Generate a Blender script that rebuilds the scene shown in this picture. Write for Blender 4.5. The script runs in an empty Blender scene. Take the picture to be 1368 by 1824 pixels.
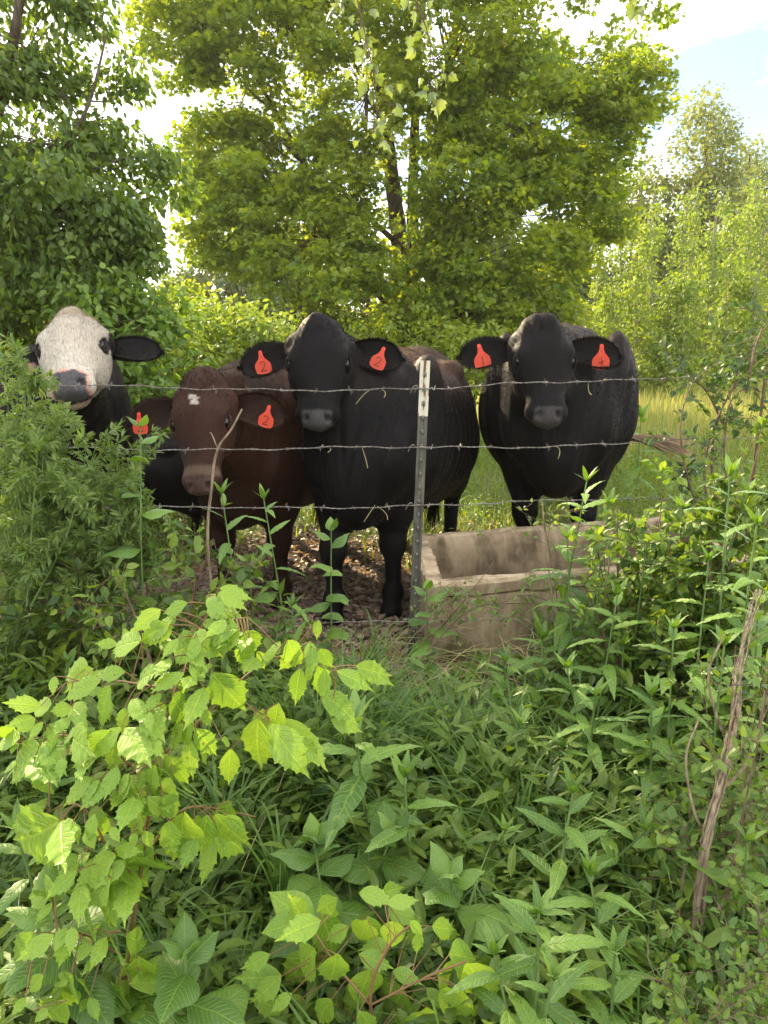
import bpy, math, random
import numpy as np
from mathutils import Vector, Matrix

C = bpy.context.scene.collection
SC = bpy.context.scene
rng = np.random.default_rng(7)
random.seed(7)
R = math.radians

# ------------------------------------------------------------------ camera
CAMZ, TILT, FPX = 1.30, R(12.3), 1317.0
cam_d = bpy.data.cameras.new("camera")
cam = bpy.data.objects.new("camera", cam_d)
C.objects.link(cam)
cam.location = (0, 0, CAMZ)
cam.rotation_euler = (R(90) - TILT, 0, 0)
cam_d.sensor_fit = 'VERTICAL'
cam_d.sensor_height = 36.0
cam_d.sensor_width = 27.0
cam_d.lens = 26.0
cam_d.clip_start = 0.02
cam_d.clip_end = 2000
SC.camera = cam

# ------------------------------------------------------------------ sun, sky, exposure
SUN_DIR = np.array([-0.43, 0.74, 0.49]); SUN_DIR = SUN_DIR / np.linalg.norm(SUN_DIR)
sun_d = bpy.data.lights.new("sun", 'SUN')
sun_d.energy = 5.0
sun_d.angle = R(0.6)
sun_d.color = (1.0, 0.82, 0.54)
sun = bpy.data.objects.new("sun", sun_d)
C.objects.link(sun)
sun.location = (-8, 4, 9)
sun.rotation_euler = Vector(SUN_DIR.tolist()).to_track_quat('Z', 'Y').to_euler()

world = bpy.data.worlds.new("World")
SC.world = world
world.use_nodes = True
nt = world.node_tree
nt.nodes.clear()
def N(nt, typ, **kw):
    n = nt.nodes.new(typ)
    for k, v in kw.items():
        if k.startswith('i_'):
            n.inputs[k[2:].replace('_', ' ')].default_value = v
        else:
            setattr(n, k, v)
    return n
wo = N(nt, 'ShaderNodeOutputWorld')
bg = N(nt, 'ShaderNodeBackground'); bg.inputs['Strength'].default_value = 0.085
sky = N(nt, 'ShaderNodeTexSky', sky_type='NISHITA', sun_disc=False)
sky.sun_elevation = math.asin(SUN_DIR[2])
sky.sun_rotation = math.atan2(SUN_DIR[0], SUN_DIR[1])
sky.air_density = 1.0; sky.dust_density = 0.8; sky.ozone_density = 3.0
tc = N(nt, 'ShaderNodeTexCoord')
sep = N(nt, 'ShaderNodeSeparateXYZ')
mz = N(nt, 'ShaderNodeMath', operation='ADD'); mz.inputs[1].default_value = 0.22
dx = N(nt, 'ShaderNodeMath', operation='DIVIDE'); dy = N(nt, 'ShaderNodeMath', operation='DIVIDE')
cb = N(nt, 'ShaderNodeCombineXYZ')
noi = N(nt, 'ShaderNodeTexNoise'); noi.inputs['Scale'].default_value = 1.25; noi.inputs['Detail'].default_value = 7; noi.inputs['Roughness'].default_value = 0.55
rmp = N(nt, 'ShaderNodeValToRGB'); rmp.color_ramp.elements[0].color = (.07, .07, .07, 1); rmp.color_ramp.elements[0].position = 0.39; rmp.color_ramp.elements[1].position = 0.56
mixc = N(nt, 'ShaderNodeMixRGB'); mixc.inputs['Color2'].default_value = (13.4, 13.2, 12.9, 1)
L = nt.links.new
L(tc.outputs['Generated'], sep.inputs[0]); L(sep.outputs['Z'], mz.inputs[0])
L(sep.outputs['X'], dx.inputs[0]); L(mz.outputs[0], dx.inputs[1])
L(sep.outputs['Y'], dy.inputs[0]); L(mz.outputs[0], dy.inputs[1])
L(dx.outputs[0], cb.inputs['X']); L(dy.outputs[0], cb.inputs['Y']); cb.inputs['Z'].default_value = 0.35
cb.inputs['Z'].default_value = 3.9
mpo = N(nt, 'ShaderNodeMapping'); mpo.inputs['Location'].default_value = (-0.496, 0.019, 0)
hz = N(nt, 'ShaderNodeMapRange'); hz.inputs[1].default_value = .05; hz.inputs[2].default_value = .22; hz.inputs[3].default_value = 1; hz.inputs[4].default_value = 0
mxf = N(nt, 'ShaderNodeMath', operation='MAXIMUM')
L(sep.outputs['Z'], hz.inputs[0]); L(hz.outputs[0], mxf.inputs[0])
L(cb.outputs[0], mpo.inputs[0]); L(mpo.outputs[0], noi.inputs['Vector']); L(noi.outputs[0], rmp.inputs[0]); L(rmp.outputs[0], mxf.inputs[1]); L(mxf.outputs[0], mixc.inputs['Fac'])
L(sky.outputs[0], mixc.inputs['Color1']); L(mixc.outputs[0], bg.inputs['Color']); L(bg.outputs[0], wo.inputs[0])

SC.view_settings.view_transform = 'Standard'
SC.view_settings.look = 'None'
SC.view_settings.exposure = 1.5
SC.view_settings.gamma = 1.0
SC.view_settings.use_curve_mapping = False
SC.cycles.use_denoising = True
SC.cycles.max_bounces = 8
SC.cycles.diffuse_bounces = 5
SC.cycles.glossy_bounces = 2
SC.cycles.transmission_bounces = 4
SC.cycles.transparent_max_bounces = 4
SC.cycles.caustics_reflective = False
SC.cycles.caustics_refractive = False
SC.cycles.sample_clamp_indirect = 6.0

# ------------------------------------------------------------------ helpers
def at(px, py, Y):
    """photo pixel -> world point at distance Y along the ground axis"""
    dx, dz = (px - 684) / FPX, -(py - 912) / FPX
    ct, st = math.cos(TILT), math.sin(TILT)
    d = np.array([dx, ct + dz * st, -st + dz * ct])
    return np.array([0, 0, CAMZ]) + d * (Y / d[1])

def nrm(v):
    v = np.asarray(v, float)
    return v / np.maximum(np.linalg.norm(v, axis=-1, keepdims=True), 1e-9)

def tag(o, label=None, cat=None, group=None, kind=None):
    if label: o['label'] = label
    if cat: o['category'] = cat
    if group: o['group'] = group
    if kind: o['kind'] = kind
    return o

def empty(name, loc, label=None, cat=None, group=None, rz=0.0, s=1.0):
    o = bpy.data.objects.new(name, None); C.objects.link(o)
    o.empty_display_size = 0.1
    o.location = tuple(float(v) for v in loc); o.rotation_euler = (0, 0, rz); o.scale = (s, s, s)
    return tag(o, label, cat, group)

class MB:
    """collects pieces of geometry that become one mesh"""
    def __init__(s):
        s.v, s.f, s.r, s.uv, s.mi, s.n = [], [], [], [], [], 0
    def add(s, verts, faces, rnd=0.5, mi=0, uv=None):
        verts = np.asarray(verts, np.float32); faces = np.asarray(faces, np.int64)
        s.v.append(verts); s.f.append(faces + s.n)
        r = np.empty(len(verts), np.float32); r[:] = rnd; s.r.append(r)
        s.mi.append(np.full(len(faces), mi, np.int32))
        s.uv.append(np.zeros((len(verts), 2), np.float32) if uv is None else np.asarray(uv, np.float32))
        s.n += len(verts)
    def mesh(s, name, mats, smooth=False, cols=None):
        me = bpy.data.meshes.new(name)
        V = np.concatenate(s.v); me.vertices.add(len(V)); me.vertices.foreach_set('co', V.ravel())
        sizes = np.concatenate([np.full(len(f), f.shape[1], np.int32) for f in s.f])
        loops = np.concatenate([f.ravel() for f in s.f]).astype(np.int32)
        me.loops.add(len(loops)); me.loops.foreach_set('vertex_index', loops)
        me.polygons.add(len(sizes))
        starts = np.zeros(len(sizes), np.int32); starts[1:] = np.cumsum(sizes)[:-1]
        me.polygons.foreach_set('loop_start', starts)
        me.polygons.foreach_set('material_index', np.concatenate(s.mi))
        me.polygons.foreach_set('use_smooth', np.full(len(sizes), smooth))
        a = me.attributes.new('rnd', 'FLOAT', 'POINT'); a.data.foreach_set('value', np.concatenate(s.r))
        UV = np.concatenate(s.uv)
        u = me.uv_layers.new(name='UVMap'); u.data.foreach_set('uv', UV[loops].ravel())
        if cols is not None:
            ca = me.color_attributes.new('coat', 'FLOAT_COLOR', 'POINT')
            ca.data.foreach_set('color', np.concatenate([cols, np.ones((len(cols), 1))], 1).astype(np.float32).ravel())
        for m in (mats if isinstance(mats, (list, tuple)) else [mats]): me.materials.append(m)
        me.update(calc_edges=True)
        return me
    def obj(s, name, mats, parent=None, smooth=False, cols=None):
        o = bpy.data.objects.new(name, s.mesh(name, mats, smooth, cols)); C.objects.link(o)
        if parent: o.parent = parent
        return o

def put(name, me, parent=None, mat=None, loc=None):
    o = bpy.data.objects.new(name, me); C.objects.link(o)
    if parent: o.parent = parent
    if mat is not None: o.matrix_basis = mat
    if loc is not None: o.location = loc
    return o

def tube(mb, pts, radii, n=6, rnd=0.5, mi=0, cap=True):
    P = np.asarray(pts, float); m = len(P)
    rad = np.broadcast_to(np.asarray(radii, float), (m,))
    T = np.gradient(P, axis=0); T = nrm(T)
    ref = np.array([0, 0, 1.0]) if abs(T[:, 2]).mean() < 0.8 else np.array([1.0, 0, 0])
    A = nrm(np.cross(T, ref)); B = np.cross(T, A)
    an = np.arange(n) * 2 * math.pi / n
    V = P[:, None] + rad[:, None, None] * (np.cos(an)[None, :, None] * A[:, None] + np.sin(an)[None, :, None] * B[:, None])
    V = V.reshape(-1, 3)
    i, j = np.meshgrid(np.arange(m - 1), np.arange(n), indexing='ij'); j2 = (j + 1) % n
    F = np.stack([i * n + j, i * n + j2, (i + 1) * n + j2, (i + 1) * n + j], -1).reshape(-1, 4)
    seglen = np.concatenate([[0], np.cumsum(np.linalg.norm(np.diff(P, axis=0), axis=1))])
    uv = np.stack([np.tile(an / 6.283, m), np.repeat(seglen, n)], -1)
    mb.add(V, F, rnd, mi, uv)
    if cap:
        c0 = mb.n; 
        Vc = np.concatenate([V[:n], V[-n:], P[:1], P[-1:]])
        k = np.arange(n); k2 = (k + 1) % n
        Fc = np.concatenate([np.stack([k2, k, np.full(n, 2 * n)], -1), np.stack([n + k, n + k2, np.full(n, 2 * n + 1)], -1)])
        mb.add(Vc, Fc, rnd, mi)

def bez(a, b, c=None, n=8, sag=0.0):
    a, b = np.asarray(a, float), np.asarray(b, float)
    if c is None: c = (a + b) / 2 + np.array([0, 0, sag])
    t = np.linspace(0, 1, n)[:, None]
    return (1 - t) ** 2 * a + 2 * t * (1 - t) * c + t * t * b

def catmull(pts, sub=6):
    P = np.asarray(pts, float)
    P = np.concatenate([[2 * P[0] - P[1]], P, [2 * P[-1] - P[-2]]])
    out = []
    for i in range(1, len(P) - 2):
        for t in np.linspace(0, 1, sub, endpoint=False):
            p0, p1, p2, p3 = P[i - 1:i + 3]
            out.append(0.5 * (2 * p1 + (p2 - p0) * t + (2 * p0 - 5 * p1 + 4 * p2 - p3) * t * t + (3 * p1 - p0 - 3 * p2 + p3) * t ** 3))
    out.append(P[-2])
    return np.array(out)

# leaf templates: (x across, y along, z normal) and faces
T_DIA = (np.array([(0, 0, 0), (.34, .42, .07), (0, 1, -.05), (-.34, .42, .07)], float), np.array([(0, 1, 2), (0, 2, 3)]))
T_OVAL = (np.array([(0, 0, 0), (.26, .25, .06), (.24, .62, .04), (0, 1, -.10), (-.24, .62, .04), (-.26, .25, .06), (0, .45, 0)], float),
          np.array([(0, 1, 6), (1, 2, 6), (2, 3, 6), (3, 4, 6), (4, 5, 6), (5, 0, 6)]))
T_LANCE = (np.array([(0, 0, 0), (.13, .25, .04), (.12, .6, .02), (0, 1, -.16), (-.12, .6, .02), (-.13, .25, .04), (0, .45, 0.0)], float),
           np.array([(0, 1, 6), (1, 2, 6), (2, 3, 6), (3, 4, 6), (4, 5, 6), (5, 0, 6)]))
T_MAPLE = (np.array([(0, 0, 0), (.42, .22, .05), (.30, .45, .03), (.50, .72, -.02), (.15, .66, .02), (0, 1.05, -.10), (-.15, .66, .02), (-.50, .72, -.02), (-.30, .45, .03), (-.42, .22, .05)], float),
           np.array([(0, 1, 2), (0, 2, 4), (2, 3, 4), (0, 4, 5), (0, 5, 6), (0, 6, 8), (6, 7, 8), (0, 8, 9)]))

def leaves(mb, tpl, pos, dirs, norms, size, rnd=None, mi=0):
    pos = np.asarray(pos, float); n = len(pos)
    if n == 0: return
    d = nrm(dirs); nn = norms - (norms * d).sum(-1, keepdims=True) * d; nn = nrm(nn); s = np.cross(d, nn)
    tv, tf = tpl; k = len(tv)
    size = np.broadcast_to(size, (n,))[:, None, None]
    V = pos[:, None] + size * (tv[None, :, 0:1] * s[:, None] + tv[None, :, 1:2] * d[:, None] + tv[None, :, 2:3] * nn[:, None])
    F = (tf[None] + (np.arange(n) * k)[:, None, None]).reshape(-1, tf.shape[1])
    if rnd is None: rnd = rng.random(n)
    mb.add(V.reshape(-1, 3), F, np.repeat(rnd, k), mi, np.tile(tv[:, :2], (n, 1)))

# ------------------------------------------------------------------ materials
def newmat(name):
    m = bpy.data.materials.new(name); m.use_nodes = True
    m.node_tree.nodes.clear()
    return m, m.node_tree
def ramp(nt, stops):
    r = N(nt, 'ShaderNodeValToRGB'); e = r.color_ramp.elements
    while len(e) < len(stops): e.new(0.5)
    for k, (p, c) in enumerate(stops):
        e[k].position = p; e[k].color = (*c, 1)
    return r
MATS = {}
def leafmat(name, c0, c1, tr=(1.15, 1.25, 0.55), gloss=0.25, rough=0.45, veins=False, trans=0.5, objrand=False):
    """leaf: diffuse + translucent + a little gloss; colour varies leaf by leaf"""
    m, nt = newmat(name); L = nt.links.new
    out = N(nt, 'ShaderNodeOutputMaterial')
    if objrand:
        oi = N(nt, 'ShaderNodeObjectInfo'); src = oi.outputs['Random']
    else:
        a = N(nt, 'ShaderNodeAttribute', attribute_name='rnd'); src = a.outputs['Fac']
    rp = ramp(nt, [(0, c0), (1, c1)]); L(src, rp.inputs[0])
    col = rp.outputs[0]
    nz = N(nt, 'ShaderNodeTexNoise'); nz.inputs['Scale'].default_value = 25.0 if veins else 3.0
    tcn = N(nt, 'ShaderNodeTexCoord'); L(tcn.outputs['Object'], nz.inputs['Vector'])
    hv = N(nt, 'ShaderNodeHueSaturation'); L(col, hv.inputs['Color'])
    mr = N(nt, 'ShaderNodeMapRange'); L(nz.outputs[0], mr.inputs[0]); mr.inputs[3].default_value = 0.72; mr.inputs[4].default_value = 1.3
    L(mr.outputs[0], hv.inputs['Value']); col = hv.outputs[0]
    normal = None
    if veins:
        uv = N(nt, 'ShaderNodeUVMap'); sp = N(nt, 'ShaderNodeSeparateXYZ'); L(uv.outputs[0], sp.inputs[0])
        ab = N(nt, 'ShaderNodeMath', operation='ABSOLUTE'); L(sp.outputs['X'], ab.inputs[0])
        k1 = N(nt, 'ShaderNodeMath', operation='MULTIPLY'); L(ab.outputs[0], k1.inputs[0]); k1.inputs[1].default_value = -1.1
        sm = N(nt, 'ShaderNodeMath', operation='ADD'); L(sp.outputs['Y'], sm.inputs[0]); L(k1.outputs[0], sm.inputs[1])
        k2 = N(nt, 'ShaderNodeMath', operation='MULTIPLY'); L(sm.outputs[0], k2.inputs[0]); k2.inputs[1].default_value = 11.0
        fr = N(nt, 'ShaderNodeMath', operation='PINGPONG'); L(k2.outputs[0], fr.inputs[0]); fr.inputs[1].default_value = 0.5
        v1 = N(nt, 'ShaderNodeMapRange'); L(fr.outputs[0], v1.inputs[0]); v1.inputs[1].default_value = 0.0; v1.inputs[2].default_value = 0.16; v1.inputs[3].default_value = 1.0; v1.inputs[4].default_value = 0.0
        v2 = N(nt, 'ShaderNodeMapRange'); L(ab.outputs[0], v2.inputs[0]); v2.inputs[1].default_value = 0.004; v2.inputs[2].default_value = 0.02; v2.inputs[3].default_value = 1.0; v2.inputs[4].default_value = 0.0
        mx = N(nt, 'ShaderNodeMath', operation='MAXIMUM'); L(v1.outputs[0], mx.inputs[0]); L(v2.outputs[0], mx.inputs[1])
        mc = N(nt, 'ShaderNodeMixRGB'); mc.inputs['Color2'].default_value = (min(1, c1[0] * 1.7), min(1, c1[1] * 1.45), c1[2] * 1.6, 1)
        mf = N(nt, 'ShaderNodeMath', operation='MULTIPLY'); L(mx.outputs[0], mf.inputs[0]); mf.inputs[1].default_value = 0.45
        L(mf.outputs[0], mc.inputs['Fac']); L(col, mc.inputs['Color1']); col = mc.outputs[0]
        bp = N(nt, 'ShaderNodeBump'); bp.inputs['Strength'].default_value = 0.5; bp.inputs['Distance'].default_value = 0.003; bp.invert = True
        L(mx.outputs[0], bp.inputs['Height']); normal = bp.outputs[0]
    if veins:      # insect bites gone brown, scattered spots
        ns = N(nt, 'ShaderNodeTexNoise'); ns.inputs['Scale'].default_value = 7.0; ns.inputs['Detail'].default_value = 3
        tco = N(nt, 'ShaderNodeTexCoord'); ad = N(nt, 'ShaderNodeVectorMath', operation='ADD'); o2 = N(nt, 'ShaderNodeObjectInfo')
        L(tco.outputs['Object'], ad.inputs[0]); L(o2.outputs['Location'], ad.inputs[1]); L(ad.outputs[0], ns.inputs['Vector'])
        mr3 = N(nt, 'ShaderNodeMapRange'); L(ns.outputs[0], mr3.inputs[0]); mr3.inputs[1].default_value = .70; mr3.inputs[2].default_value = .76
        ms3 = N(nt, 'ShaderNodeMixRGB'); ms3.inputs['Color2'].default_value = (.16, .10, .035, 1); L(mr3.outputs[0], ms3.inputs['Fac']); L(col, ms3.inputs['Color1']); col = ms3.outputs[0]
    df = N(nt, 'ShaderNodeBsdfDiffuse'); L(col, df.inputs['Color'])
    tl = N(nt, 'ShaderNodeBsdfTranslucent')
    tm = N(nt, 'ShaderNodeMixRGB', blend_type='MULTIPLY'); tm.inputs['Fac'].default_value = 1; tm.inputs['Color2'].default_value = (*tr, 1)
    L(col, tm.inputs['Color1']); L(tm.outputs[0], tl.inputs['Color'])
    ms = N(nt, 'ShaderNodeMixShader'); ms.inputs[0].default_value = trans; L(df.outputs[0], ms.inputs[1]); L(tl.outputs[0], ms.inputs[2])
    gl = N(nt, 'ShaderNodeBsdfGlossy'); gl.inputs['Roughness'].default_value = rough; gl.inputs['Color'].default_value = (.9, .95, .9, 1)
    fz = N(nt, 'ShaderNodeLayerWeight'); fz.inputs['Blend'].default_value = .5
    pw = N(nt, 'ShaderNodeMath', operation='POWER'); L(fz.outputs['Facing'], pw.inputs[0]); pw.inputs[1].default_value = 4.0
    fm = N(nt, 'ShaderNodeMath', operation='MULTIPLY_ADD'); L(pw.outputs[0], fm.inputs[0]); fm.inputs[1].default_value = gloss * .8; fm.inputs[2].default_value = gloss * .16
    m2 = N(nt, 'ShaderNodeMixShader'); L(fm.outputs[0], m2.inputs[0]); L(ms.outputs[0], m2.inputs[1]); L(gl.outputs[0], m2.inputs[2])
    if normal is not None:
        for s in (df, tl, gl): L(normal, s.inputs['Normal'])
    L(m2.outputs[0], out.inputs[0])
    MATS[name] = m
    return m

def pmat(name, base, rough=0.7, c2=None, scale=8.0, detail=5, metal=0.0, bump=0.0, bdist=0.01, stretch=(1, 1, 1), spec=0.4, lo=0.35, hi=0.65, coord='Object', sheen=0.0):
    m, nt = newmat(name); L = nt.links.new
    out = N(nt, 'ShaderNodeOutputMaterial'); p = N(nt, 'ShaderNodeBsdfPrincipled')
    p.inputs['Roughness'].default_value = rough; p.inputs['Metallic'].default_value = metal
    p.inputs['Specular IOR Level'].default_value = spec
    p.inputs['Sheen Weight'].default_value = sheen
    tcn = N(nt, 'ShaderNodeTexCoord'); mp = N(nt, 'ShaderNodeMapping'); mp.inputs['Scale'].default_value = stretch
    L(tcn.outputs[coord], mp.inputs[0])
    nz = N(nt, 'ShaderNodeTexNoise'); nz.inputs['Scale'].default_value = scale; nz.inputs['Detail'].default_value = detail
    L(mp.outputs[0], nz.inputs['Vector'])
    if c2 is None: c2 = tuple(v * 0.6 for v in base)
    rp = ramp(nt, [(lo, c2), (hi, base)]); L(nz.outputs[0], rp.inputs[0]); L(rp.outputs[0], p.inputs['Base Color'])
    if bump:
        b = N(nt, 'ShaderNodeBump'); b.inputs['Strength'].default_value = bump; b.inputs['Distance'].default_value = bdist
        L(nz.outputs[0], b.inputs['Height']); L(b.outputs[0], p.inputs['Normal'])
    L(p.outputs[0], out.inputs[0])
    return m

M_BARK = pmat('bark', (0.16, 0.12, 0.085), 0.9, (0.05, 0.038, 0.028), 9, bump=0.8, bdist=0.02, stretch=(3, 3, .6))
M_BARK_PALE = pmat('pale_bark', (0.42, 0.38, 0.29), 0.8, (0.2, 0.17, 0.12), 12, bump=0.3, stretch=(2, 2, .6))
M_VINE = pmat('dead_vine_bark', (0.40, 0.31, 0.21), 0.85, (0.16, 0.11, 0.07), 40, bump=0.8, bdist=0.004, stretch=(3, 3, .5))
M_TWIG = pmat('twig_bark', (0.20, 0.13, 0.08), 0.8, (0.09, 0.06, 0.04), 30)
M_STEM = pmat('green_stem', (0.17, 0.26, 0.07), 0.55, (0.10, 0.17, 0.05), 20)
M_REDSTEM = pmat('red_petiole', (0.24, 0.13, 0.06), 0.5, (0.20, 0.13, 0.05), 20)
M_STRAW = pmat('straw', (0.50, 0.41, 0.20), 0.7, (0.28, 0.26, 0.10), 5)

L_MAPLE = leafmat('maple_leaf', (0.12, 0.225, 0.020), (0.36, 0.43, 0.035), tr=(1.5, 1.35, .5), trans=.6, gloss=.18)
L_LEFT = leafmat('dark_leaf', (0.08, 0.15, 0.028), (0.17, 0.25, 0.038), tr=(1.5, 1.4, .5), trans=.5, gloss=.18)
L_POPLAR = leafmat('poplar_leaf', (0.17, 0.27, 0.035), (0.31, 0.39, 0.065), tr=(1.3, 1.2, .5), trans=.5, gloss=.2)
L_PALE = leafmat('pale_tree_leaf', (0.17, 0.23, 0.06), (0.30, 0.34, 0.11), tr=(1.2, 1.1, .6))
L_FAR = leafmat('far_leaf', (0.08, 0.14, 0.035), (0.17, 0.23, 0.05), tr=(1.5, 1.4, .5))
L_ELDER = leafmat('box_elder_leaf', (0.20, 0.36, 0.038), (0.32, 0.48, 0.055), tr=(1.2, 1.15, .6), veins=True, objrand=True, gloss=.22, trans=.42)
L_WEED = leafmat('weed_leaf', (0.085, 0.19, 0.022), (0.20, 0.345, 0.040), tr=(1.4, 1.3, .5), veins=True, objrand=True, gloss=.3, trans=.4)
L_UNDER = leafmat('undergrowth_leaf', (0.035, 0.088, 0.012), (0.22, 0.315, 0.036), tr=(1.4, 1.3, .5), gloss=.18, trans=.45)
L_BRIGHT = leafmat('bright_shrub_leaf', (0.10, 0.20, 0.03), (0.24, 0.35, 0.05), tr=(1.35, 1.25, .5), gloss=.2)
L_PRIVET = leafmat('grey_green_leaf', (0.12, 0.20, 0.045), (0.24, 0.33, 0.075), tr=(1.3, 1.25, .6), gloss=.2)
L_ROSE = leafmat('bramble_leaf', (0.04, 0.09, 0.028), (0.10, 0.17, 0.04), tr=(1.4, 1.3, .5), gloss=.2)
L_GRASS = leafmat('grass_blade', (0.08, 0.18, 0.03), (0.19, 0.32, 0.05), tr=(1.3, 1.2, .5), gloss=.2)
L_PASTURE = leafmat('pasture_blade', (0.16, 0.28, 0.03), (0.40, 0.45, 0.08), tr=(1.2, 1.1, .5), gloss=.15)
L_FIELD = leafmat('field_grass_blade', (0.22, 0.32, 0.055), (0.58, 0.53, 0.20), tr=(1.1, 1.0, .6), gloss=.15)
# ------------------------------------------------------------------ the setting: ground
def smooth(a, b, x):
    t = np.clip((x - a) / (b - a), 0, 1); return t * t * (3 - 2 * t)
def gz(x, y):
    """height of the ground"""
    x = np.asarray(x, float); y = np.asarray(y, float)
    z = 0.02 * np.sin(1.7 * x + 0.6 * y) + 0.015 * np.sin(2.9 * y - 1.1 * x)
    mud = smooth(2.5, 3.1, y) * (1 - smooth(4.6, 5.6, y)) * smooth(-3.0, -1.4, x) * (1 - smooth(.2, 1.2, x))
    z = z - 0.07 * mud
    z = z + 0.10 * smooth(8, 30, y) * np.sin(0.11 * x + .4)
    z = z + 0.5 * smooth(40, 140, y)
    return z
def mudf(x, y):
    return smooth(2.55, 3.0, y) * (1 - smooth(4.4, 5.4, y + .35 * np.sin(3 * x))) * smooth(-2.6, -1.6, x) * (1 - smooth(.5, 1.2, x))

n = 260
u = np.linspace(-1, 1, n)
gx = 0.81 * np.sinh(5.7 * u)
gy = 3.6 + 0.81 * np.sinh(5.7 * u)
X, Y = np.meshgrid(gx, gy)
Z = gz(X, Y)
mm = mudf(X, Y)
nzv = np.zeros_like(X)
for k in range(14):
    a = rng.random() * 6.28; fq = 9 + 26 * rng.random()
    nzv += np.sin(fq * (np.cos(a) * X + np.sin(a) * Y) + 6 * rng.random()) * 1.1 / (fq ** .6)
Z = Z + mm * 0.02 * nzv
V = np.stack([X, Y, Z], -1).reshape(-1, 3)
i, j = np.meshgrid(np.arange(n - 1), np.arange(n - 1), indexing='ij')
F = np.stack([i * n + j, i * n + j + 1, (i + 1) * n + j + 1, (i + 1) * n + j], -1).reshape(-1, 4)
mb = MB(); mb.add(V, F, mm.ravel())
gm, nt = newmat('ground_soil'); L = nt.links.new
out = N(nt, 'ShaderNodeOutputMaterial'); p = N(nt, 'ShaderNodeBsdfPrincipled'); p.inputs['Roughness'].default_value = .75
tcn = N(nt, 'ShaderNodeTexCoord')
n1 = N(nt, 'ShaderNodeTexNoise'); n1.inputs['Scale'].default_value = 6; n1.inputs['Detail'].default_value = 8; n1.inputs['Roughness'].default_value = .7
n2 = N(nt, 'ShaderNodeTexNoise'); n2.inputs['Scale'].default_value = .7; n2.inputs['Detail'].default_value = 4
L(tcn.outputs['Object'], n1.inputs['Vector']); L(tcn.outputs['Object'], n2.inputs['Vector'])
r1 = ramp(nt, [(.3, (.055, .042, .028)), (.5, (.10, .10, .04)), (.7, (.16, .19, .06))]); L(n2.outputs[0], r1.inputs[0])
r2 = ramp(nt, [(.35, (.07, .045, .035)), (.5, (.16, .11, .085)), (.68, (.30, .215, .17))]); L(n1.outputs[0], r2.inputs[0])
at_ = N(nt, 'ShaderNodeAttribute', attribute_name='rnd')
mx = N(nt, 'ShaderNodeMixRGB'); L(at_.outputs['Fac'], mx.inputs['Fac']); L(r1.outputs[0], mx.inputs['Color1']); L(r2.outputs[0], mx.inputs['Color2'])
L(mx.outputs[0], p.inputs['Base Color'])
b = N(nt, 'ShaderNodeBump'); b.inputs['Strength'].default_value = .9; b.inputs['Distance'].default_value = .03; L(n1.outputs[0], b.inputs['Height']); L(b.outputs[0], p.inputs['Normal'])
L(p.outputs[0], out.inputs[0])
tag(mb.obj('ground', gm, smooth=True), 'bare soil and trampled mud under the plants and the cows', None, None, 'structure')

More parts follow.
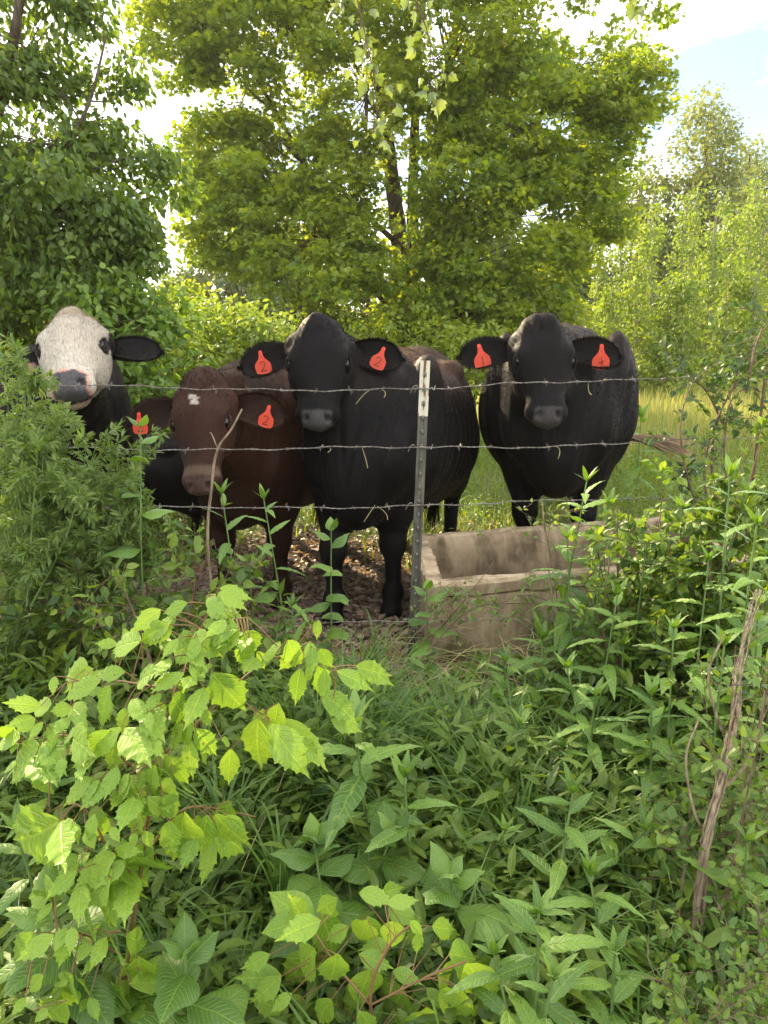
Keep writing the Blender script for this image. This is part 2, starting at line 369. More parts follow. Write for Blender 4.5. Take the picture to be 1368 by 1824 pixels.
# ------------------------------------------------------------------ cows: smooth union of muscle shapes, meshed as one skin
class Field:
    def __init__(s, lo, hi, h):
        s.lo, s.h = np.array(lo, float), h
        s.n = np.ceil((np.array(hi) - s.lo) / h).astype(int) + 1
        s.D = np.full(tuple(s.n), 0.3, np.float32)
    def box(s, lo, hi):
        a = np.clip(np.floor((np.array(lo) - s.lo) / s.h).astype(int), 0, s.n); b = np.clip(np.ceil((np.array(hi) - s.lo) / s.h).astype(int) + 1, 0, s.n)
        sl = tuple(slice(int(p), int(q)) for p, q in zip(a, b))
        g = [s.lo[k] + s.h * np.arange(a[k], b[k], dtype=np.float32) for k in range(3)]
        P = np.stack(np.meshgrid(*g, indexing='ij'), -1).astype(np.float32)
        return sl, P
    def comb(s, sl, d, k, cut):
        D = s.D[sl]
        if cut: 
            h = np.maximum(k - np.abs(D + d), 0) / k; s.D[sl] = np.maximum(D, -d) + h * h * k * .25
        else:
            h = np.maximum(k - np.abs(D - d), 0) / k; s.D[sl] = np.minimum(D, d) - h * h * k * .25
    def ell(s, c, r, M=None, k=.05, cut=False):
        c = np.array(c, float); r = np.array(r, np.float32) * (s.hs if M is not None else 1.0); mr = max(r) + k + .03
        sl, P = s.box(c - mr, c + mr)
        if P.size == 0: return
        q = P - c.astype(np.float32)
        if M is not None: q = q @ np.asarray(M, np.float32).T     # rows of M are the axes
        k0 = np.linalg.norm(q / r, axis=-1); k1 = np.linalg.norm(q / (r * r), axis=-1) + 1e-6
        s.comb(sl, k0 * (k0 - 1) / k1, k, cut)
    def cone(s, a, b, ra, rb, k=.05, cut=False, flat=None):
        a = np.array(a, np.float32); b = np.array(b, np.float32); m = max(ra, rb) * (1 if flat is None else 1.0 / min(1, flat[1])) + k + .03
        sl, P = s.box(np.minimum(a, b) - m, np.maximum(a, b) + m)
        if P.size == 0: return
        ba = b - a; q = P - a
        t = np.clip((q @ ba) / (ba @ ba), 0, 1)
        q = q - t[..., None] * ba
        if flat is not None:      # flat = (axis, factor): thicker along the axis when factor < 1
            ax = np.array(flat[0], np.float32); w = q @ ax; q = q + (w * (flat[1] - 1))[..., None] * ax
        s.comb(sl, np.linalg.norm(q, axis=-1) - (ra + (rb - ra) * t), k, cut)
    def mesh(s):
        D = s.D; S = D < 0
        c = S[:-1, :-1, :-1].astype(np.int8)
        tot = np.zeros_like(c)
        offs = [(i, j, k) for i in (0, 1) for j in (0, 1) for k in (0, 1)]
        nx, ny, nz = S.shape
        for o in offs: tot += S[o[0]:nx - 1 + o[0], o[1]:ny - 1 + o[1], o[2]:nz - 1 + o[2]]
        idx = np.argwhere((tot > 0) & (tot < 8))
        vals = {o: D[idx[:, 0] + o[0], idx[:, 1] + o[1], idx[:, 2] + o[2]] for o in offs}
        acc = np.zeros((len(idx), 3)); cnt = np.zeros(len(idx))
        for o in offs:
            for ax in range(3):
                if o[ax] == 1: continue
                p = list(o); p[ax] = 1; p = tuple(p)
                a, b = vals[o], vals[p]; m = (a < 0) != (b < 0)
                t = np.where(m, a / np.where(a == b, 1, a - b), 0)
                pos = np.tile(np.array(o, float), (len(idx), 1)); pos[:, ax] = t
                acc += pos * m[:, None]; cnt += m
        V = s.lo + s.h * (idx + acc / cnt[:, None])
        vid = np.full((nx - 1, ny - 1, nz - 1), -1, np.int64); vid[tuple(idx.T)] = np.arange(len(idx))
        faces = []
        for ax in range(3):
            sl0 = [slice(None)] * 3; sl1 = [slice(None)] * 3; sl0[ax] = slice(0, -1); sl1[ax] = slice(1, None)
            A, B = S[tuple(sl0)], S[tuple(sl1)]
            e = np.argwhere(A != B); 
            b_, c_ = (ax + 1) % 3, (ax + 2) % 3
            e = e[(e[:, b_] > 0) & (e[:, c_] > 0)]
            e = e[(e[:, b_] < vid.shape[b_]) & (e[:, c_] < vid.shape[c_]) ]
            ins = S[tuple(e.T)]
            q = []
            for db, dc in ((1, 1), (0, 1), (0, 0), (1, 0)):
                f = e.copy(); f[:, b_] -= db; f[:, c_] -= dc; q.append(vid[tuple(f.T)])
            q = np.stack(q, -1); q[~ins] = q[~ins][:, ::-1]
            faces.append(q)
        F = np.concatenate(faces)
        # two light smoothing passes
        ed = np.concatenate([F[:, [0, 1]], F[:, [1, 2]], F[:, [2, 3]], F[:, [3, 0]]])
        for f in (.5, -.52, .5, -.52, .5):
            sm = np.zeros_like(V); ct = np.zeros(len(V))
            for k in range(3):
                sm[:, k] = np.bincount(ed[:, 0], V[ed[:, 1], k], len(V)) + np.bincount(ed[:, 1], V[ed[:, 0], k], len(V))
            ct = np.bincount(ed.ravel(), minlength=len(V))
            V = V + f * (sm / ct[:, None] - V)
        return V, F

def hidemat():
    m, nt = newmat('cow_hide'); L = nt.links.new
    out = N(nt, 'ShaderNodeOutputMaterial'); p = N(nt, 'ShaderNodeBsdfPrincipled')
    ca = N(nt, 'ShaderNodeAttribute', attribute_name='coat')
    tcn = N(nt, 'ShaderNodeTexCoord')
    mp = N(nt, 'ShaderNodeMapping'); mp.inputs['Scale'].default_value = (14, 60, 14)
    L(tcn.outputs['Object'], mp.inputs[0])
    nz = N(nt, 'ShaderNodeTexNoise'); nz.inputs['Scale'].default_value = 3; nz.inputs['Detail'].default_value = 6; nz.inputs['Roughness'].default_value = .65
    L(mp.outputs[0], nz.inputs['Vector'])
    nb = N(nt, 'ShaderNodeTexNoise'); nb.inputs['Scale'].default_value = 5; nb.inputs['Detail'].default_value = 4
    L(tcn.outputs['Object'], nb.inputs['Vector'])
    mr = N(nt, 'ShaderNodeMapRange'); L(nz.outputs[0], mr.inputs[0]); mr.inputs[1].default_value = .3; mr.inputs[2].default_value = .7; mr.inputs[3].default_value = .75; mr.inputs[4].default_value = 1.25
    mr2 = N(nt, 'ShaderNodeMapRange'); L(nb.outputs[0], mr2.inputs[0]); mr2.inputs[1].default_value = .3; mr2.inputs[2].default_value = .7; mr2.inputs[3].default_value = .75; mr2.inputs[4].default_value = 1.3
    ml = N(nt, 'ShaderNodeMath', operation='MULTIPLY'); L(mr.outputs[0], ml.inputs[0]); L(mr2.outputs[0], ml.inputs[1])
    hv = N(nt, 'ShaderNodeHueSaturation'); L(ca.outputs['Color'], hv.inputs['Color']); L(ml.outputs[0], hv.inputs['Value'])
    L(hv.outputs[0], p.inputs['Base Color'])
    p.inputs['Roughness'].default_value = .58; p.inputs['Specular IOR Level'].default_value = .11
    p.inputs['Sheen Weight'].default_value = .035; p.inputs['Sheen Roughness'].default_value = .35; p.inputs['Sheen Tint'].default_value = (1, .8, .65, 1)
    b = N(nt, 'ShaderNodeBump'); b.inputs['Strength'].default_value = .2; b.inputs['Distance'].default_value = .003
    L(nz.outputs[0], b.inputs['Height']); L(b.outputs[0], p.inputs['Normal'])
    L(p.outputs[0], out.inputs[0]); return m
M_HIDE = hidemat()
def hairmat(name, tint=1.0):
    m, nt = newmat(name); L = nt.links.new
    out = N(nt, 'ShaderNodeOutputMaterial'); ca = N(nt, 'ShaderNodeAttribute', attribute_name='coat')
    df = N(nt, 'ShaderNodeBsdfDiffuse'); tl = N(nt, 'ShaderNodeBsdfTranslucent'); gl = N(nt, 'ShaderNodeBsdfGlossy'); gl.inputs['Roughness'].default_value = .38
    hv = N(nt, 'ShaderNodeHueSaturation'); hv.inputs['Value'].default_value = 0.7 * tint; hv.inputs['Saturation'].default_value = 1.1; L(ca.outputs['Color'], hv.inputs['Color'])
    L(hv.outputs[0], df.inputs['Color']); L(hv.outputs[0], tl.inputs['Color']); gl.inputs['Color'].default_value = (.75, .6, .5, 1)
    a = N(nt, 'ShaderNodeMixShader'); a.inputs[0].default_value = .5; L(df.outputs[0], a.inputs[1]); L(tl.outputs[0], a.inputs[2])
    b = N(nt, 'ShaderNodeMixShader'); b.inputs[0].default_value = .025; L(a.outputs[0], b.inputs[1]); L(gl.outputs[0], b.inputs[2])
    L(b.outputs[0], out.inputs[0]); return m
M_HAIR = hairmat('cow_hair')
M_EYE = pmat('cow_eye', (0.012, 0.008, 0.006), 0.06, (0.006, 0.005, 0.004), 20, spec=.6)
M_NOSE_D = pmat('wet_nose', (0.035, 0.033, 0.034), 0.35, (0.016, 0.015, 0.015), 60, bump=.6, bdist=.003, spec=.6)
def tagmat():
    m, nt = newmat('ear_tag_plastic'); L = nt.links.new
    out = N(nt, 'ShaderNodeOutputMaterial'); p = N(nt, 'ShaderNodeBsdfPrincipled'); p.inputs['Base Color'].default_value = (.92, .13, .07, 1); p.inputs['Roughness'].default_value = .4
    tl = N(nt, 'ShaderNodeBsdfTranslucent'); tl.inputs['Color'].default_value = (.95, .17, .08, 1)
    ms = N(nt, 'ShaderNodeMixShader'); ms.inputs[0].default_value = .4; L(p.outputs[0], ms.inputs[1]); L(tl.outputs[0], ms.inputs[2]); L(ms.outputs[0], out.inputs[0]); return m
M_TAG = tagmat()
M_INK = pmat('tag_ink', (0.01, 0.008, 0.008), .6)
M_HOOF = pmat('hoof', (0.05, 0.045, 0.04), .6)

DIGITS = {'2': [(-.30, .28), (-.18, .46), (.06, .5), (.26, .38), (.27, .18), (.1, -.08), (-.12, -.28), (-.32, -.46), (-.05, -.44), (.36, -.42)],
          '4': [(.12, -.5), (.06, 0), (.0, .5)], '4b': [(-.32, -.12), (-.05, -.08), (.34, .08)],
          '1': [(-.05, -.5), (.0, 0), (.08, .5)]}
def ear_tag(parent, O, down, face, size, text, mirror=1):
    """orange flag tag with a narrow neck, rounded shoulders and a hand written number"""
    down, face = nrm(down), np.asarray(face, float); face = nrm(face - face @ down * down); side = np.cross(down, face)
    prof = [(-.10, -.06), (-.06, -.13), (.06, -.13), (.10, -.06), (.11, .10), (.17, .26), (.40, .50), (.44, .62), (.43, .88), (.36, .98), (.10, 1.03), (-.10, 1.03), (-.36, .98), (-.43, .88), (-.44, .62), (-.40, .50), (-.17, .26), (-.11, .10)]
    n = len(prof); V = []
    for z in (0.0, -.018):
        for x, y in prof: V.append(O + size * (x * side * .92 + y * down + (z + .05 * math.sin(y * 3) - .10 * x * x * 2) * face))
    mb = MB(); mb.add(V, [list(range(n))[::-1]]); mb.add(V, [[n + k for k in range(n)]])
    mb.add(V, [[k, (k + 1) % n, n + (k + 1) % n, n + k] for k in range(n)])
    t = mb.obj('ear_tag', M_TAG, parent)
    b = MB(); tube(b, [O - face * size * .05, O + face * size * .07], size * .085, 10); b.obj('stud', M_TAG, t)
    k = MB()
    for key in ([text, '4b'] if text == '4' else [text]):
        pts = [O + size * ((x * .42 * mirror) * side + (.66 - y * .48) * down + (.035 + .05 * math.sin((.66 - y * .48) * 3) - .2 * (x * .42) ** 2) * face) for x, y in DIGITS[key]]
        tube(k, catmull(pts, 4), size * .016, 5)
    k.obj('handwritten_number', M_INK, t)
    return t

def ear_mesh(parent, A, out_d, up_d, face_d, length, width, cup, cfun, hair_len=.013):
    """cupped ear with thickness; opening looks along face_d"""
    o_, u_, f_ = nrm(out_d), nrm(up_d), nrm(face_d)
    nt_, ns = 15, 13
    V = []; fr = []
    for sgn in (0, 1):
        for i in range(nt_):
            t = i / (nt_ - 1)
            w = width * (0.40 + 0.60 * math.sin(min(1, t * 1.55) * math.pi / 2)) * math.sqrt(max(0.0, 1 - max(0, (t - .52) / .48) ** 2.3))
            w = max(w, 1e-3)
            for j in range(ns):
                s = -1 + 2 * j / (ns - 1)
                sag = -.10 * length * t * t
                cuph = cup * (1 - s * s) * (1 - .5 * t)
                p = A + o_ * (length * t) + u_ * (s * w + sag * 1.0) - f_ * cuph
                if sgn: p = p - f_ * ((.010 + .020 * (1 - t)) * math.sqrt(max(0, 1 - s ** 4)))
                V.append(p)
    V = np.array(V); F = []
    n0 = nt_ * ns
    for i in range(nt_ - 1):
        for j in range(ns - 1):
            a = i * ns + j
            F.append((a, a + 1, a + ns + 1, a + ns)); F.append((n0 + a, n0 + a + ns, n0 + a + ns + 1, n0 + a + 1))
        for j in (0, ns - 1):
            a = i * ns + j; q = (a, a + ns, n0 + a + ns, n0 + a); F.append(q if j == 0 else q[::-1])
    for j in range(ns - 1):
        a = (nt_ - 1) * ns + j; F.append((a, a + 1, n0 + a + 1, n0 + a))
    mb = MB(); mb.add(V, F)
    ear = mb.obj('ear', M_HIDE, parent, smooth=True, cols=cfun(V))
    # fringe and inner hair
    hb = MB(); pos, dr = [], []
    for i in range(3, nt_):
        for j in (0, ns - 1):
            for _ in range(26):
                t = rng.random()
                i2 = min(i, nt_ - 2); a, b = V[i2 * ns + j], V[(i2 + 1) * ns + j]
                pos.append(a + (b - a) * t); dr.append(u_ * (1 if j else -1) * .8 + o_ * (.25 + .9 * max(0, i / nt_ - .5)) + rng.normal(0, .35, 3))
    for j in range(ns):
        for _ in range(16): pos.append(V[(nt_ - 1) * ns + j] + rng.normal(0, .003, 3)); dr.append(o_ + u_ * ((j / (ns - 1)) - .5) * 1.2 + rng.normal(0, .3, 3))
    for _ in range(500):
        i, j = rng.integers(1, nt_ - 3), rng.integers(1, ns - 1); s_ = (j / (ns - 1) - .5)
        pos.append(V[i * ns + j] + rng.normal(0, .006, 3)); dr.append(f_ * .5 + o_ * .8 - u_ * s_ * 1.5 + rng.normal(0, .4, 3))
    hair_tris(hb, np.array(pos), np.array(dr), hair_len * (.6 + .8 * rng.random(len(pos))), .0011)
    hb.obj('ear_hair', M_HAIR, ear, cols=cfun(np.concatenate(hb.v)) * 1.5)['kind'] = 'stuff'
    return ear

def hair_tris(mb, pos, dirs, ln, w):
    d = nrm(dirs); s = nrm(np.cross(d, rng.normal(0, 1, d.shape))); ln = np.broadcast_to(ln, (len(pos),))[:, None]
    V = np.stack([pos - s * w, pos + s * w, pos + d * ln], 1).reshape(-1, 3)
    mb.add(V, np.arange(len(V)).reshape(-1, 3))

def cow(label, origin_chest, heading, S, O_w, u_w, v_w, coat, tags=None, name='cow', front=((1.27, .14), (1.27, -.14)), wide=1.0, tail=None, ears=None, eyes=True, deep=1.0, group='cows behind the barbed wire fence', h=.0105, foot_z=(0, 0, 0, 0), dz=0.0, headlen=1.0, peak=0.0, hs=1.0):
    """body frame: x towards the head, y left, z up; chest at x = 1.35, rump at x = 0"""
    hd = nrm(np.array([heading[0], heading[1], 0.0])); rz = math.atan2(hd[1], hd[0])
    base = np.array([origin_chest[0], origin_chest[1], 0.0]) - hd * 1.35 * S
    z0 = float(gz(origin_chest[0], origin_chest[1])) + dz
    base[2] = z0
    root = empty(name, base, label, 'cow' if name == 'cow' else 'calf', group, rz, S)
    Rm = np.array([[hd[0], hd[1], 0], [-hd[1], hd[0], 0], [0, 0, 1.0]])        # world -> local rotation
    toL = lambda p: (Rm @ (np.asarray(p, float) - base)) / S
    O = toL(O_w); u = nrm(Rm @ nrm(u_w)); v = Rm @ nrm(v_w); v = nrm(v - v @ u * u); w = np.cross(u, v)   # w: lateral
    HM = np.stack([u, w, v])
    H = lambda a, b, c: O + hs * (a * headlen * u + b * w + c * v)                            # (along, lateral, normal)
    lo = np.array([-.35, -.62, -.02]); hi = np.array([1.75, .62, 1.45])
    for p in (H(-.1, 0, 0), H(.62, 0, 0), H(.3, 0, -.3), H(0, .2, -.1), H(0, -.2, -.1)):
        lo = np.minimum(lo, p - .12); hi = np.maximum(hi, p + .12)
    Fd = Field(lo, hi, h); Fd.hs = hs
    # trunk
    Fd.ell((.72, 0, .82), (.66, .37 * wide, .37 * deep), k=.1)
    Fd.ell((.95, 0, .84), (.5, .33 * wide, .37), k=.12)
    Fd.ell((.55, 0, .74), (.42, .36 * wide, .33 * deep), k=.12)
    Fd.ell((1.2, 0, .86), (.33, .27 * wide, .37), k=.12)
    Fd.ell((.22, 0, .98), (.32, .27 * wide, .27), k=.12)
    Fd.cone((1.22, 0, 1.14), (.25, 0, 1.17), .07, .07, k=.12)
    for s in (1, -1):
        Fd.ell((.42, s * .215 * wide, 1.13), (.10, .055, .055), k=.085)       # hook bones
        Fd.ell((.02, s * .11, 1.10), (.06, .05, .06), k=.07)               # pin bones
        Fd.ell((1.16, s * .235 * wide, .92), (.19, .10, .30), k=.045)        # shoulder
        Fd.ell((1.38, s * .155, .78), (.13, .11, .15), k=.05)               # point of shoulder
        Fd.ell((.16, s * .19, .72), (.25, .14, .32), k=.10)                # thigh
    Fd.ell((1.42, 0, .66), (.17, .13, .20), k=.1)                          # brisket
    Fd.cone((1.35, 0, .62), (.95, 0, .50), .10, .08, k=.12)
    # front legs
    for q, (fx, fy) in enumerate(front):
        fz = foot_z[q]; sy = 1 if fy > 0 else -1
        Fd.cone((1.22, sy * .18, .75), (fx * .5 + .62, fy + sy * .01, .54), .13, .085, k=.09)
        Fd.cone((fx * .5 + .62, fy + sy * .01, .56), (fx, fy, .36 + fz), .082, .055, k=.06)
        Fd.ell((fx + .012, fy, .36 + fz), (.052, .056, .065), k=.04)        # knee
        Fd.cone((fx, fy, .36 + fz), (fx - .005, fy, .13 + fz), .042, .036, k=.03)
        Fd.ell((fx, fy, .12 + fz), (.046, .048, .045), k=.03)
        Fd.cone((fx, fy, .12 + fz), (fx + .03, fy, .05 + fz), .04, .045, k=.03)
        Fd.ell((fx + .03, fy, .035 + fz), (.062, .052, .036), k=.02)
    # hind legs
    for s in (1, -1):
        x0 = .08 + .06 * s
        Fd.cone((x0 + .24, s * .2, .66), (x0 + .02, s * .19, .46), .11, .065, k=.08)
        Fd.ell((x0 - .03, s * .19, .46), (.055, .045, .07), k=.04)
        Fd.cone((x0 - .02, s * .19, .45), (x0 + .04, s * .19, .14), .050, .038, k=.04)
        Fd.ell((x0 + .045, s * .19, .12), (.046, .046, .045), k=.03)
        Fd.cone((x0 + .045, s * .19, .12), (x0 + .075, s * .19, .04), .04, .045, k=.03)
        Fd.ell((x0 + .075, s * .19, .035), (.06, .05, .034), k=.02)
    # neck
    nk = H(.14, 0, -.17)
    Fd.cone((1.22, 0, 1.00), nk, .20, .115 * hs, k=.12)
    Fd.cone((1.25, 0, 1.08), H(.05, 0, -.13), .10, .075, k=.10)
    mid = (np.array((1.36, 0, .82)) + H(.20, 0, -.24)) / 2 + np.array([0, 0, -.01])
    Fd.cone((1.36, 0, .80), mid, .17, .12, k=.12); Fd.cone(mid, H(.22, 0, -.20), .11, .075, k=.10)
    # head
    Fd.ell(H(.165, 0, -.105), (.165, .128, .105), HM, k=.05)                 # cranium
    Fd.ell(H(.045, 0, -.085), (.068, .042, .052), HM, k=.09)
    if peak: Fd.ell(H(-.012 - peak, 0, -.070), (.03, .020, .030), HM, k=.07)                 # poll
    Fd.ell(H(.135, 0, -.075), (.085, .108, .05), HM, k=.06)
    for s in (1, -1):
        Fd.ell(H(.10, s * .116, -.125), (.045, .035, .045), HM, k=.04)     # ear root
        Fd.ell(H(.178, s * .110, -.055), (.042, .030, .034), HM, k=.028)   # brow
        Fd.ell(H(.23, s * .092, -.15), (.12, .042, .085), HM, k=.05)       # cheek
        Fd.cone(H(.24, s * .086, -.085), H(.37, s * .060, -.085), .030 * hs, .022 * hs, k=.03)  # cheek bone ridge
    Fd.cone(H(.18, 0, -.085), H(.40, 0, -.068), .096 * hs, .064 * hs, k=.05)
    Fd.cone(H(.22, 0, -.17), H(.43, 0, -.135), .072 * hs, .050 * hs, k=.05)
    Fd.ell(H(.455, 0, -.082), (.066, .098, .066), HM, k=.04)               # muzzle
    Fd.ell(H(.475, 0, -.055), (.045, .066, .036), HM, k=.025)
    Fd.ell(H(.445, 0, -.150), (.058, .062, .034), HM, k=.02)               # chin
    for s in (1, -1):
        Fd.ell(H(.463, s * .050, -.040), (.032, .020, .022), HM, k=.015)   # nostril wing
        Fd.ell(H(.485, s * .044, -.030), (.020, .013, .026), nrm(np.stack([u + s * .7 * w, w - s * .7 * u, v])), k=.010, cut=True)
        Fd.ell(H(.205, s * .136, -.066), (.032, .020, .022), HM, k=.02, cut=True)   # eye socket
        Fd.ell(H(.520, s * .035, -.125), (.035, .045, .007), HM, k=.008, cut=True)
    Vb, Fb = Fd.mesh()
    # shallow skin folds on the neck and brisket, ripples over the ribs, a hollow flank
    a_ = Vb[Fb[:, 0]]; fnm = nrm(np.cross(Vb[Fb[:, 2]] - a_, Vb[Fb[:, 3]] - Vb[Fb[:, 1]])); Nn = np.zeros_like(Vb)
    for q in range(4):
        for c_ in range(3): Nn[:, c_] += np.bincount(Fb[:, q], fnm[:, c_], len(Vb))
    Nn = nrm(Nn); hq = (Vb - O) @ HM.T
    nkm = smooth(.95, 1.2, Vb[:, 0]) * smooth(.5, .7, Vb[:, 2]) * smooth(.10, .22, np.linalg.norm(hq - np.array([.25, 0, -.1]), axis=1))
    wv = np.sin((Vb[:, 0] * 30 + Vb[:, 2] * 9) + 2.5 * noise3(Vb, 7, 31)) ** 3
    wv2 = np.sin(np.abs(Vb[:, 1]) * 46 + 3.0 * noise3(Vb, 6, 33)) ** 3
    rb = smooth(.45, .6, Vb[:, 0]) * (1 - smooth(.95, 1.1, Vb[:, 0])) * smooth(.5, .7, Vb[:, 2]) * (1 - smooth(1.0, 1.15, Vb[:, 2]))
    disp = nkm * (.006 * wv + .006 * wv2) + rb * .004 * np.sin(Vb[:, 0] * 70) + .006 * noise3(Vb, 7, 40) * (hq[:, 0] < -.15)
    Vb = Vb + Nn * disp[:, None]
    hc = (Vb - O) @ HM.T                                                    # head coordinates
    hc /= hs; hc[:, 0] /= headlen
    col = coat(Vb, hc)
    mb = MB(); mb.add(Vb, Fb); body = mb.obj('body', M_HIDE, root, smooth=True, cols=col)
    # nose pad follows the muzzle, worn as its own wet surface
    # short coat: thousands of fine hairs lying along the skin
    nn = len(Fb); pick = rng.integers(0, nn, 70000)
    c4 = Vb[Fb[pick]]; ctr = c4.mean(1); fn = nrm(np.cross(c4[:, 2] - c4[:, 0], c4[:, 3] - c4[:, 1]))
    jit = rng.random((len(pick), 1)); ctr = ctr * .5 + .5 * (c4[:, 0] * jit + c4[:, 2] * (1 - jit))
    hcc = (ctr - O) @ HM.T / hs
    inhead = (hcc[:, 0] > -.12) & (hcc[:, 0] < .62) & (np.abs(hcc[:, 1]) < .17) & (hcc[:, 2] > -.26) & (hcc[:, 2] < .08)
    flow = np.tile(np.array([-.5, 0, -.85]), (len(ctr), 1))
    top = ctr[:, 2] > 1.05; flow[top & ~inhead] = (-1, 0, -.1)
    flow[inhead] = u * 1.0
    pollm = inhead & (hcc[:, 0] < .09)
    flow[pollm] = u * .3 + v * .8
    keep = ~(inhead & (hcc[:, 0] > .44))
    pr = ctr[keep]; fl = flow[keep] + rng.normal(0, .14, (keep.sum(), 3)); fn = fn[keep]; pm = pollm[keep]
    fl = fl - (fl * fn).sum(-1, keepdims=True) * fn; fl = nrm(fl) + fn * (.13 + .25 * pm[:, None])
    ln = (.011 + .007 * rng.random(len(pr))) * (1 + 1.1 * pm) * np.where(inhead[keep], .7, 1.0)
    hb = MB(); hair_tris(hb, pr, fl, ln, .0009)
    hh = (np.repeat(pr, 3, 0) - O) @ HM.T / hs; hh[:, 0] /= headlen
    c = hb.obj('coat_hair', M_HAIR, root, cols=coat(np.repeat(pr, 3, 0), hh)); c['kind'] = 'stuff'
    # eyes with lids and lashes
    for s in (1, -1):
        ctr_e = H(.205, s * .114, -.064)
        em = MB(); sphere(em, ctr_e, .0245, 14, 10); e = em.obj('eye', M_EYE, root, smooth=True)
        lm = MB()
        for sg, rr in ((-1, .0075), (1, .006)):
            arc = [ctr_e + .0235 * (math.cos(a) * u * 1.15 + .55 * sg * math.sin(a) * (-v) * -1 * 1.0) + s * w * (.010 + .014 * math.sin(a)) for a in np.linspace(0, math.pi, 9)]
            tube(lm, arc, rr, 6)
        lo_ = lm.obj('eyelid', M_HIDE, e, smooth=True); 
        cc = coat(np.concatenate(lm.v), np.tile([.2, s * .12, -.06], (lm.n, 1)))
        ca = lo_.data.color_attributes.new('coat', 'FLOAT_COLOR', 'POINT'); ca.data.foreach_set('color', np.concatenate([cc, np.ones((len(cc), 1))], 1).astype(np.float32).ravel())
    # ears
    for k, s in enumerate((1, -1)):
        ed = (ears or {}).get(s, {})
        od = s * w + ed.get('u', .0) * u + ed.get('v', -.02) * v
        upd = -u + ed.get('tw', 0) * s * w
        od = nrm(od); upd = nrm(upd - upd @ od * od); fd = np.cross(od, upd) * (1 if np.cross(od, upd) @ v > 0 else -1)
        fd = nrm(fd + .15 * nrm(upd)); A = H(.112, s * .108, -.135)
        Ln = ed.get('len', .245); Wd = ed.get('wid', .072)
        cf = (lambda P, e=ed: np.tile(np.array(e.get('col', coat(np.array([[1.3, 0, 1.0]]), np.array([[.1, .2, -.1]]))[0]), float), (len(P), 1)) * (.45 + .3 * rng.random((len(P), 1))))
        if 'inner' in ed:
            cfo = cf; inn = np.array(ed['inner'])
            cf = lambda P, cfo=cfo, inn=inn, A=A, od=od, upd=upd, Ln=Ln: np.where((((((P - A) @ od) / Ln - .55) ** 2 / .045 + ((P - A) @ upd / .045 + .15 * np.sin(40 * (P @ od))) ** 2) < .6)[:, None], inn[None], cfo(P))
        ear = ear_mesh(root, A, od, upd, fd, Ln, Wd, .028, cf)
        if tags and tags.get(s):
            tg = tags[s]
            dn = np.array([0, 0, -1.0]) + tg.get('lean', 0) * od
            pos = A + od * Ln * tg.get('t', .60) + upd * Wd * tg.get('w', -.15) + fd * .030 
            ear_tag(root, pos, dn, fd + np.array([.0, 0, .15]) + tg.get('turn', 0) * od, tg.get('size', .084), tg['text'], tg.get('mirror', -1))
    # tail
    tl = tail or [(-.05, 0, 1.12), (-.13, .02, .95), (-.15, .03, .6), (-.12, .03, .42)]
    P = catmull([toL(q) if tail else np.array(q) for q in tl], 6)
    tm = MB(); rr = np.linspace(.028, .010, len(P)); tube(tm, P, rr, 8)
    t = tm.obj('tail', M_HIDE, root, smooth=True, cols=coat(P.repeat(8, 0), np.tile([9, 0, 0], (len(P) * 8, 1))).tolist() and np.tile(coat(P[:1], np.array([[9., 0, 0]])), (tm.n, 1)))
    d = nrm(P[-1] - P[-4]); hb = MB(); m_ = 520
    st = P[-1] - d * .10 * rng.random((m_, 1)) + rng.normal(0, .006, (m_, 3))
    for q in range(m_ // 2):
        k0 = st[q]; dd = nrm(d + rng.normal(0, .10, 3)); ll = .22 + .16 * rng.random()
        pts = [k0, k0 + dd * ll * .5 + np.array([0, 0, .008]), k0 + dd * ll + np.array([0, 0, -.035 * rng.random()])]
        tube(hb, pts, [.0022, .0018, .0006], 3, cap=False)
    sc = np.array((1.0, .78, .56)) if tail else coat(P[:1], np.array([[9., 0, 0]]))[0] * 1.5
    tsw = hb.obj('tail_switch', M_HAIR, t, cols=np.tile(sc, (hb.n, 1)) * (.35 + .8 * rng.random((hb.n, 1)))); tsw['kind'] = 'stuff'
    return root

def sphere(mb, c, r, n=12, m=8, rnd=.5):
    c = np.asarray(c, float); V = []; F = []
    th = np.linspace(0, math.pi, m + 1); ph = np.arange(n) * 2 * math.pi / n
    for t in th:
        for p_ in ph: V.append(c + np.array([math.sin(t) * math.cos(p_), math.sin(t) * math.sin(p_), math.cos(t)]) * r)
    for i in range(m):
        for j in range(n): F.append((i * n + j, (i + 1) * n + j, (i + 1) * n + (j + 1) % n, i * n + (j + 1) % n))
    mb.add(V, F, rnd)

def noise3(P, f, seed=0):
    r = np.random.default_rng(seed); s = np.zeros(len(P))
    for k in range(6):
        d = nrm(r.normal(0, 1, 3)); s += np.sin(P @ d * f * (.6 + r.random()) + 6.28 * r.random())
    return s / 3.0
def lerp(a, b, t): return np.asarray(a, float)[None] * (1 - t[:, None]) + np.asarray(b, float)[None] * t[:, None]

